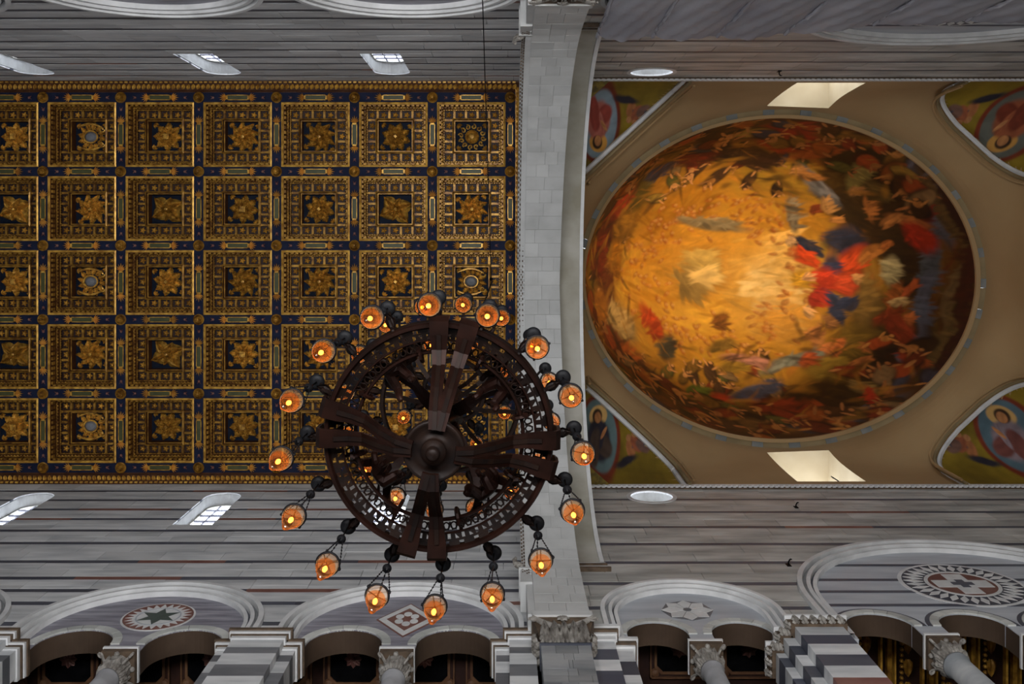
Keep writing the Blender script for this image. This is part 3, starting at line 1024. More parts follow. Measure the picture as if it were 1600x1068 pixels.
for i in range(12):
    x = 6.6 + 0.95 * i
    for off, w, m in ((0.0, 0.05, 'goldbright'), (0.16, 0.10, 'gold'), (0.32, 0.04, 'goldbright')):
        mb = MB()
        mb.box(x + off, x + off + w, CY + HW + 1.35, CY + HW + 4.6, 22.35, 22.5)
        mb.build('gilded_bar', m, g3)
    mb = MB()
    for k in range(24):
        mb.lathe([(0, -.05), (.04, -.03), (.05, .02)], (x + 0.5, CY + HW + 1.45 + 0.13 * k, 22.4), 6)
        if k % 4 == 0:
            mb.leaf((x + .68, CY + HW + 1.45 + .13 * k, 22.5), (0, 1, 0), (1, 0, 0), (0, 0, -1), .4, .1, .06, rows=6)
    stuff(mb.build('carving', 'gold', g3))
for k, (w, m) in enumerate(((0.62, 'goldbright'), (0.78, 'redwood'), (0.95, 'gold'), (1.15, 'redwood'), (1.28, 'goldbright'))):
    mb = MB()
    mb.box(5.9, 17.5, CY + HW + w, CY + HW + w + 0.06, 22.0 + 0.07 * k, 22.9)
    mb.build('gilded_bar', m, g3)

# ------------------------------------------------------------------ pointed crossing arch
def pointed(a, z_st, rise, n=26, z_low=None):
    """profile (offset from axis, z) from the south springing over the crown to the north springing"""
    c = (rise * rise - a * a) / (2 * a)
    R = a + c
    amax = math.acos(c / R)
    half = [(R * math.cos(amax * k / n) - c, z_st + R * math.sin(amax * k / n)) for k in range(n + 1)]
    if z_low is not None and z_low < z_st:
        half = [(a, z_low)] + half
    return half + [(-x, z) for x, z in reversed(half[:-1])]


def resample(prof, step):
    P = [Vector((p[0], p[1])) for p in prof]
    L = [0]
    for a, b in zip(P[:-1], P[1:]):
        L.append(L[-1] + (b - a).length)
    n = max(4, int(L[-1] / step))
    out, j = [], 0
    for k in range(n + 1):
        d = L[-1] * k / n
        while j < len(L) - 2 and L[j + 1] < d:
            j += 1
        t = (d - L[j]) / max(1e-9, L[j + 1] - L[j])
        q = P[j].lerp(P[j + 1], t)
        out.append((q.x, q.y))
    return out


def arch_slab(mb, prof, x0, x1, ztop, ext=0.4):
    """solid wall with the arch cut out, between planes x0 and x1"""
    for (p, q) in zip(prof[:-1], prof[1:]):
        if abs(p[0] - q[0]) < 1e-4:
            continue
        A = [(x0, CY + p[0], p[1]), (x0, CY + q[0], q[1]), (x0, CY + q[0], ztop), (x0, CY + p[0], ztop)]
        mb.prism(A, [(x1, y, z) for _, y, z in A])
    a = prof[0][0]
    for s in (-1, 1):
        y0, y1 = sorted((CY + s * a, CY + s * (HW + ext)))
        mb.box(x0, x1, y0, y1, prof[0][1], ztop)


ARCH = thing('crossing_arch', 'tall white stone arch between the gold ceiling and the painted dome', 'arch', (1.06, CY, 18.5 + ZC))
PR1 = pointed(5.66, 20.0, 8.7, 30, 18.5)
mb = MB()
arch_slab(mb, [(x, z + 0.06) if abs(x) < 5.6 else (x + (0.05 if x > 0 else -0.05), z) for x, z in PR1], 0.42, 1.555, 33.0)
mb.build('arch_core', 'archstone', ARCH)
rs = resample(PR1, 0.46)
rng = random.Random(21)
off = [rng.choice((0.30, 0.42, 0.55)) for _ in rs]
for k, (p, q) in enumerate(zip(rs[:-1], rs[1:])):
    xs = [0.553, 0.553 + off[k] * 0.9, 0.553 + off[k] * 0.9 + 0.33, 1.574]
    if rng.random() < 0.35:
        xs.pop(2)
    nx, nz = (q[1] - p[1]), -(q[0] - p[0])
    L_ = math.hypot(nx, nz)
    ux, uz = (q[0] - p[0]) / L_ * 0.004, (q[1] - p[1]) / L_ * 0.004
    nx, nz = nx / L_ * 0.09, nz / L_ * 0.09
    for a, b in zip(xs[:-1], xs[1:]):
        mb = MB()
        j = rng.random() * 0.05
        A = [(a + .003, CY + p[0] + ux - nx * j, p[1] + uz - nz * j), (b - .003, CY + p[0] + ux - nx * j, p[1] + uz - nz * j), (b - .003, CY + p[0] + ux + nx, p[1] + uz + nz), (a + .003, CY + p[0] + ux + nx, p[1] + uz + nz)]
        B = [(a + .003, CY + q[0] - ux - nx * j, q[1] - uz - nz * j), (b - .003, CY + q[0] - ux - nx * j, q[1] - uz - nz * j), (b - .003, CY + q[0] - ux + nx, q[1] - uz + nz), (a + .003, CY + q[0] - ux + nx, q[1] - uz + nz)]
        mb.prism(A, B)
        mb.build('arch_stone', 'archstone', ARCH)
# carved lace archivolt on the nave side
PA = resample(pointed(5.68, 20.6, 8.15, 30, 20.9), 0.3)
mb = MB()
R = []
for k, p in enumerate(PA):
    c = Vector((0, CY + p[0], p[1]))
    R.append([(0.555, c.y, c.z + 0.00), (0.50, c.y, c.z - 0.02), (0.345, c.y, c.z + 0.12), (0.335, c.y, c.z + 0.22), (0.42, c.y, c.z + 0.3), (0.555, c.y, c.z + 0.3)])
mb.grid(R, closed_v=True)
mb.build('archivolt', 'archstone', ARCH)
bead, lace = MB(), MB()
PF = resample(PA, 0.085)
for k, p in enumerate(PF):
    y, z = CY + p[0], p[1]
    for j, (x, dz) in enumerate(((0.36, 0.10), (0.405, 0.055), (0.45, 0.012), (0.49, -0.03))):
        if (k + j) % 2 == 0:
            lace.box(x - .016, x + .016, y - .03, y + .03, z + dz - .03, z + dz + .02)
stuff(lace.build('lace_carving', 'carved_dark', ARCH))
PF = resample(PA, 0.14)
for k, p in enumerate(PF):
    bead.lathe([(0, -.035), (.03, -.02), (.035, 0), (.02, .03)], (0.525, CY + p[0], p[1] - 0.02), 6)
stuff(bead.build('bead_row', 'trim', ARCH))
# corbels with a little carved beast at the feet of the archivolt
for s in (1, -1):
    mb = MB()
    add_slab(mb, [(0.30, 20.1), (0.55, 20.1), (0.55, 20.9), (0.32, 20.9)], s, -0.62, 0.02)
    add_slab(mb, [(0.28, 20.85), (0.56, 20.85), (0.56, 20.95), (0.28, 20.95)], s, -0.65, 0.02)
    mb.build('corbel', 'archstone', ARCH)
    mb = MB()
    b = Vector(sp(s, 0.27, -0.62, 20.98))
    mb.tube([b + Vector((0.1, 0, 0)), b + Vector((0.02, -s * 0.03, 0.05)), b + Vector((-0.06, -s * 0.05, 0.12)), b + Vector((-0.08, -s * 0.10, 0.2)), b + Vector((-0.05, -s * 0.16, 0.2))], [0.06, 0.075, 0.06, 0.055, 0.02], 7)
    mb.tube([b + Vector((-0.02, 0, 0.02)), b + Vector((-0.08, -s * 0.06, -0.06))], [0.03, 0.02], 5)
    mb.tube([b + Vector((0.04, 0, 0.02)), b + Vector((0.02, -s * 0.08, -0.08))], [0.03, 0.02], 5)
    mb.build('carved_beast', 'carved', ARCH)
# second, wider order on the crossing side
PR2 = pointed(6.22, 23.1, 6.3, 30, 23.0)
mb = MB()
arch_slab(mb, PR2, 1.556, 2.29, 33.0)
mb.build('outer_order', 'archtan', ARCH)
mb = MB()
R = [[(x, CY + p[0] * (1 - e), p[1] - e2) for x, e, e2 in ((2.20, 0, -.02), (2.20, .006, .05), (2.30, .006, .05), (2.30, 0, -.02))] for p in PR2]
mb.grid(R, closed_v=True)
mb.build('outer_order_edge', 'trim', ARCH)
for s in (1, -1):
    for k in range(4):
        mb = MB()
        add_slab(mb, [(1.5, 22.55 + .12 * k), (2.42 - .03 * k, 22.55 + .12 * k), (2.42 - .03 * k, 22.63 + .12 * k), (1.5, 22.63 + .12 * k)], s, -0.10 + .02 * (k % 2), 0.02)
        mb.build('impost_moulding', 'archstone' if k % 2 else 'carved_dark', ARCH)

# ------------------------------------------------------------------ gilded coffered ceiling
KX, KY = 2.448, 2.327
PXM = 31.0 / F
BX = [(-54 + 121.6 * k - 790) * PXM for k in range(8)]
BX = [BX[0] - KX] + BX
BYS = [(152.4 + 115.5 * k - 376) * PXM for k in range(6)]
ceil = MB()
ceil.box(-20.3, 0.45, CY - HW - 0.1, CY + HW + 0.1, 32.1, 32.3)
ceiling = tag(ceil.build('ceiling', 'redwood'), 'gilded coffered wooden ceiling with carved flowers on dark blue', 'ceiling', kind='structure')


def rect_ring(mb, a, b, a2, b2, z0, z1, mi=0):
    """sloping frame face from half sizes (a,b)@z0 to (a2,b2)@z1"""
    A = [(-a, -b, z0), (a, -b, z0), (a, b, z0), (-a, b, z0)]
    B = [(-a2, -b2, z1), (a2, -b2, z1), (a2, b2, z1), (-a2, b2, z1)]
    mb.add(A + B, [(i, (i + 1) % 4, 4 + (i + 1) % 4, 4 + i) for i in range(4)], mi)


OA, OB = 1.03, 0.97          # opening half sizes


def frame_path(inset, z):
    a, b = OA - inset, OB - inset
    return a, b, z


body = MB()
for (i0, z0), (i1, z1), mi in (((-0.03, 0.0), (-0.03, 0.1), 0), ((0.0, 0.0), (0.03, 0.0), 1), ((0.03, 0.0), (0.03, 0.06), 0), ((0.03, 0.06), (0.07, 0.32), 0), ((0.07, 0.32), (0.105, 0.32), 1), ((0.105, 0.32), (0.13, 0.44), 0),
                               ((0.13, 0.44), (0.16, 0.44), 1), ((0.16, 0.44), (0.16, 0.56), 2), ((0.16, 0.56), (0.42, 0.56), 2), ((0.42, 0.56), (0.42, 0.44), 0)):
    rect_ring(body, OA - i0, OB - i0, OA - i1, OB - i1, z0, z1, mi)
me_body = body.mesh('coffer', ['redwood', 'gold', 'darkred'], False)
fil = MB()
for (i0, z0), (i1, z1) in (((-0.045, 0.0), (-0.045, -0.03)), ((-0.045, -0.03), (-0.005, -0.045)), ((-0.005, -0.045), (0.02, -0.02)), ((0.02, -0.02), (0.02, 0.03))):
    rect_ring(fil, OA - i0, OB - i0, OA - i1, OB - i1, z0, z1)
me_fil = fil.mesh('gilded_fillet', 'goldbright', False)
inn = MB()
for (i0, z0), (i1, z1), mi in (((0.41, 0.50), (0.41, 0.40), 0), ((0.41, 0.40), (0.45, 0.38), 0), ((0.45, 0.38), (0.47, 0.46), 1), ((0.47, 0.46), (0.50, 0.46), 0), ((0.50, 0.46), (0.50, 0.78), 1)):
    rect_ring(inn, OA - i0, OB - i0, OA - i1, OB - i1, z0, z1, mi)
me_inn = inn.mesh('inner_frame', ['gold', 'redwood'], False)
pan = MB()
pan.box(-(OA - .50), OA - .50, -(OB - .50), OB - .50, 0.78, 0.82)
me_pan = pan.mesh('panel', 'navy', False)


def along(mb_fn, inset, z, step):
    a, b = OA - inset, OB - inset
    for (x0, y0, x1, y1) in ((-a, -b, a, -b), (a, -b, a, b), (a, b, -a, b), (-a, b, -a, -b)):
        L_ = math.hypot(x1 - x0, y1 - y0)
        n = max(2, int(L_ / step))
        for k in range(n):
            t = (k + .5) / n
            mb_fn(x0 + (x1 - x0) * t, y0 + (y1 - y0) * t, z, abs(x1 - x0) > 0.1)


dent = MB()
along(lambda x, y, z, h: dent.box(x - (.045 if h else .03), x + (.045 if h else .03), y - (.03 if h else .045), y + (.03 if h else .045), z, z + .16), 0.045, 0.06, 0.145)
along(lambda x, y, z, h: dent.lathe([(0, -.035), (.03, -.015), (.035, .02)], (x, y, z), 6), 0.10, 0.33, 0.10)
along(lambda x, y, z, h: dent.lathe([(0, -.025), (.022, -.01), (.025, .02)], (x, y, z), 5), 0.155, 0.44, 0.075)
me_dent = dent.mesh('dentil_beading', 'gold', False)
ros = MB()
for k in range(5):
    a = 2 * PI * k / 5
    ros.leaf((0, 0, 0), (math.cos(a), math.sin(a), 0), (-math.sin(a), math.cos(a), 0), (0, 0, -1), 0.105, 0.045, 0.04, rows=4)
ros.lathe([(0, -.06), (.025, -.05), (.035, -.01)], (0, 0, 0), 6)
me_ros = ros.mesh('rosette', 'goldbright', False)
rspots = []
ra, rb = OA - .29, OB - .29
for k in range(5):
    rspots += [(-ra + 2 * ra * k / 4, -rb), (-ra + 2 * ra * k / 4, rb)]
for k in range(1, 4):
    rspots += [(-ra, -rb + 2 * rb * k / 4), (ra, -rb + 2 * rb * k / 4)]
rj, bars = MB(), MB()
for x, y in rspots:
    n0 = len(rj.v)
    rj.v += [(v[0] + x, v[1] + y, v[2] + 0.555) for v in ros.v]
    rj.f += [tuple(i + n0 for i in f) for f in ros.f]
    rj.mi += [0] * len(ros.f)
for k in range(4):
    t = -ra + 2 * ra * (k + .5) / 4
    u = -rb + 2 * rb * (k + .5) / 4
    for sg in (-1, 1):
        bars.box(t - .035, t + .035, sg * rb - .12, sg * rb + .12, 0.47, 0.56)
        bars.box(sg * ra - .12, sg * ra + .12, u - .035, u + .035, 0.47, 0.56)
me_rj = rj.mesh('rosette_band', 'goldbright', False)
me_bars = bars.mesh('band_dividers', 'gold', False)


def ringleaf(mb, n, r, L_, W_, H, bend=0.0, ph=0.0, z=0.0, lobes=3):
    for k in range(n):
        a = 2 * PI * k / n + ph
        d, sd = Vector((math.cos(a), math.sin(a), 0)), Vector((-math.sin(a), math.cos(a), 0))
        mb.leaf(d * r + Vector((0, 0, z)), d, sd, (0, 0, -1), L_, W_, H, bend, lobes, 14)


def corners(mb):
    for sx in (-1, 1):
        for sy in (-1, 1):
            o = Vector((sx * .47, sy * .41, 0))
            for da in (-.6, 0, .6):
                a = math.atan2(-sy, -sx) + da
                mb.leaf(o, (math.cos(a), math.sin(a), 0), (-math.sin(a), math.cos(a), 0), (0, 0, -1), .16, .04, .05, rows=5)


CARV = {}
c = MB(); ringleaf(c, 9, .09, .41, .125, .12, .20, 0, 0, 5); ringleaf(c, 9, .07, .28, .10, .16, .14, .35, -.03, 4); ringleaf(c, 6, .03, .17, .06, .16, .06, .3, -.06); c.lathe([(0, -.26), (.05, -.25), (.08, -.18), (.06, -.1)], (0, 0, 0), 8); corners(c); CARV['swirl'] = c
c = MB(); ringleaf(c, 8, .10, .38, .13, .12, 0, 0, 0, 5); ringleaf(c, 8, .08, .26, .10, .16, 0, PI / 8, -.03, 4); ringleaf(c, 4, .04, .2, .11, .16, 0, PI / 4, -.05); c.box(-.09, .09, -.09, .09, -.27, -.05); c.box(-.06, .06, -.06, .06, -.30, -.27); corners(c); CARV['flower'] = c
c = MB(); ringleaf(c, 8, .10, .38, .13, .13, .03, .2, 0, 5); ringleaf(c, 8, .08, .25, .10, .17, .02, .6, -.03, 4); ringleaf(c, 4, .04, .2, .1, .16, 0, 0, -.06)
c.prism([(.13, 0, -.06), (0, .13, -.06), (-.13, 0, -.06), (0, -.13, -.06)], [(.06, 0, -.29), (0, .06, -.29), (-.06, 0, -.29), (0, -.06, -.29)]); corners(c); CARV['diamond'] = c
c = MB()
for a, L_ in ((.62, .56), (PI - .62, .56), (PI + .55, .55), (-.55, .55), (PI / 2, .36), (-PI / 2, .36)):
    d, sd = Vector((math.cos(a), math.sin(a), 0)), Vector((-math.sin(a), math.cos(a), 0))
    c.leaf(d * .02, d, sd, (0, 0, -1), L_, .19, .15, .09, 1, 10)
    c.leaf(d * .02 + Vector((0, 0, -.05)), d, sd, (0, 0, -1), L_ * .8, .06, .17, .07, 1, 8)
ringleaf(c, 8, .05, .16, .06, .16, .05, 0, -.08); c.lathe([(0, -.30), (.05, -.28), (.07, -.2), (.05, -.1)], (0, 0, 0), 8); CARV['star'] = c
c = MB(); ringleaf(c, 12, .22, .26, .075, .09, .05, .1, 0, 4)
c.lathe([(.0, -.14), (.13, -.12), (.20, -.05), (.21, 0)], (-.03, 0, 0), 18, mi=1, sx=1.0, sy=.85)
c.tube([(-.03 + .22 * math.cos(2 * PI * k / 24), .19 * math.sin(2 * PI * k / 24), -.09) for k in range(24)], .03, 6, closed=True)
for sy in (-1, 1):
    c.tube([Vector((.34 + .10 * math.cos(q) * (1 - q / 9), sy * .24 + .10 * math.sin(q) * (1 - q / 9), -.1)) for q in [i * .5 for i in range(14)]], .028, 5)
    c.tube([Vector((-.46 + .8 * t, sy * (.30 + .12 * math.sin(PI * t)), -.08)) for t in [i / 9 for i in range(10)]], [.02 + .03 * math.sin(PI * i / 9) for i in range(10)], 6)
corners(c); CARV['cartouche'] = c
c = MB(); c.lathe([(0, -.2), (.06, -.19), (.12, -.15), (.16, -.10), (.19, -.16), (.22, -.12), (.23, 0)], (0, 0, 0), 20)
for k in range(20):
    a = 2 * PI * k / 20
    c.lathe([(0, -.04), (.025, -.02), (.03, .02)], (.205 * math.cos(a), .205 * math.sin(a), -.15), 5)
for k in range(12):
    a = 2 * PI * k / 12 + .13
    o = Vector((.36 * math.cos(a), .33 * math.sin(a), -.06))
    c.tube([o + Vector((.085 * (1 - i / 16) * math.cos(a + i * .5), .085 * (1 - i / 16) * math.sin(a + i * .5), -.02)) for i in range(14)], .028, 5)
corners(c); CARV['medallion'] = c
ME_C = {k: v.mesh('carving', ['carvegold', 'grey_stripe'] if k == 'cartouche' else 'carvegold', False) for k, v in CARV.items()}
KIND = ['swirl flower cartouche flower swirl swirl diamond medallion'.split(),
        'flower star swirl star flower diamond star swirl'.split(),
        'swirl flower cartouche diamond swirl swirl diamond cartouche'.split(),
        'flower star swirl star flower swirl star swirl'.split(),
        'swirl flower cartouche diamond flower flower flower medallion'.split()]
nros = 0
order = sorted([(j, i) for j in range(8) for i in range(5)], key=lambda q: (q[0] == 0, q[0] >= 5 and q[1] >= 3, q[1]))
crng = random.Random(5)
for j, i in order:
    x, y = (BX[j] + BX[j + 1]) / 2, (BYS[i] + BYS[i + 1]) / 2
    cf = link('coffer', me_body, ceiling, (x, y, 31 + ZC))
    link('gilded_fillet', me_fil, cf)
    link('inner_frame', me_inn, cf)
    link('panel', me_pan, cf)
    stuff(link('dentil_beading', me_dent, cf))
    link('band_dividers', me_bars, cf)
    k = KIND[i][j]
    q = link('carving', ME_C[k], cf, (0, 0, 0.79), rz=0 if k in ('cartouche', 'medallion') else crng.uniform(-.12, .12))
    q['label'] = {'swirl': 'swirling gilded leaf flower', 'flower': 'gilded flower with a square heart', 'diamond': 'gilded flower with a diamond heart', 'star': 'gilded six-armed leaf star', 'cartouche': 'gilded scroll shield with a grey oval', 'medallion': 'gilded round medallion with scrolls'}[k]
    if nros + 16 <= 300:
        for rx, ry in rspots:
            link('rosette', me_ros, cf, (rx, ry, 0.555))
        nros += 16
    else:
        stuff(link('rosette_band', me_rj, cf))
# beams: blue faces, cartouche ornaments, bosses
for k, y in enumerate(BYS):
    mb = MB(); mb.box(BX[0], BX[-1] + .2, y - .16, y + .16, 31.0, 31.5); mb.build('beam', 'blue', ceiling)
for k, x in enumerate(BX):
    mb = MB(); mb.box(x - .16, x + .16, BYS[0], BYS[-1], 31.005, 31.5); mb.build('beam', 'blue', ceiling)


def ornament():
    mb = MB()
    L_, w = .36, .085
    for x0, x1, y0, y1 in ((-L_, L_, -w, -w + .022), (-L_, L_, w - .022, w), (-L_, -L_ + .05, -w, w), (L_ - .05, L_, -w, w)):
        mb.box(x0, x1, y0, y1, -.035, .01)
    mb.box(-L_, L_, -w, w, -.012, .01, 1)
    for sg in (-1, 1):
        for da in (-1.05, -.7, -.35, 0, .35, .7, 1.05):
            a = (0 if sg > 0 else PI) + da
            mb.leaf((sg * (L_ - .0), 0, -.01), (math.cos(a), math.sin(a), 0), (-math.sin(a), math.cos(a), 0), (0, 0, -1), .25 * (1 - .30 * abs(da)), .028, .03, rows=4, mi=2)
        mb.lathe([(0, -.04), (.03, -.03), (.045, 0)], (sg * (L_ + .42), 0, 0), 6, mi=3)
        for da in (-.6, .6):
            a = (0 if sg > 0 else PI) + da
            mb.leaf((sg * (L_ + .42), 0, 0), (math.cos(a), math.sin(a), 0), (-math.sin(a), math.cos(a), 0), (0, 0, -1), .1, .02, .02, rows=4, mi=3)
    return mb.mesh('beam_ornament', ['goldbright', 'green', 'orange', 'redband'], False)


me_or = ornament()
bo = MB()
bo.lathe([(.17, 0), (.175, -.04), (.15, -.07), (.125, -.045), (.12, -.03), (.105, -.05), (.09, -.13), (.05, -.17), (0, -.18)], (0, 0, 0), 18)
for k in range(6):
    a = 2 * PI * k / 6
    bo.leaf((0, 0, -.14), (math.cos(a), math.sin(a), 0), (-math.sin(a), math.cos(a), 0), (0, 0, -1), .1, .035, .05, rows=5)
me_bo = bo.mesh('boss', 'gold', False)
for i, y in enumerate(BYS):
    for j, x in enumerate(BX):
        link('boss', me_bo, ceiling, (x, y, 31 + ZC - .005))
        if j < len(BX) - 1:
            link('beam_ornament', me_or, ceiling, ((BX[j] + BX[j + 1]) / 2, y, 31 + ZC - .005))
        if i < 5:
            link('beam_ornament', me_or, ceiling, (x, (BYS[i] + BYS[i + 1]) / 2, 31 + ZC), rz=PI / 2)
# carved cornice where the ceiling meets the walls and the arch
for s in (1, -1):
    y0 = BYS[-1] + .16 if s > 0 else BYS[0] - .16
    mb = MB()
    yw = CY + s * HW
    P = [(y0, 31.35), (y0, 31.0), (y0 + s * .03, 30.97), (y0 + s * .05, 31.0), (y0 + (yw - y0) * .5, 30.9), (yw - s * .06, 30.78), (yw - s * .05, 30.72), (yw + s * .02, 30.72), (yw + s * .02, 31.35)]
    mb.grid([[(x, y, z) for y, z in P] for x in (BX[0], .42)])
    mb.build('cornice', 'redwood', ceiling)
    mb = MB()
    x = BX[0]
    while x < .35:
        o = Vector((x, y0 + (yw - y0) * .28, 30.93))
        mb.leaf(o, Vector((.35, s * .75, -.45)).normalized(), Vector((1, -.3 * s, 0)).normalized(), (0, -s * .4, -.9), .21, .06, .05, rows=5)
        mb.box(x - .03, x + .06, yw - s * .05 - .025, yw - s * .05 + .025, 30.70, 30.76)
        x += .155
    stuff(mb.build('cornice_leaves', 'goldbright', ceiling))
mb = MB()
mb.box(BX[-1] + .16, .42, CY - HW, CY + HW, 30.95, 31.4)
mb.build('cornice', 'gold', ceiling)
mb = MB()
y = CY - HW + .2
while y < CY + HW - .1:
    mb.leaf((BX[-1] + .18, y, 30.96), (.8, .45, -.35), (-.3, 1, 0), (0, 0, -1), .18, .055, .05, rows=5)
    y += .155
stuff(mb.build('cornice_leaves', 'goldbright', ceiling))

# ------------------------------------------------------------------ dome, its ring and the drum below
DX, DY, DZ = 9.90, 1.36, 35.5
DA, DB, DH = 7.09, 5.83, 12.5

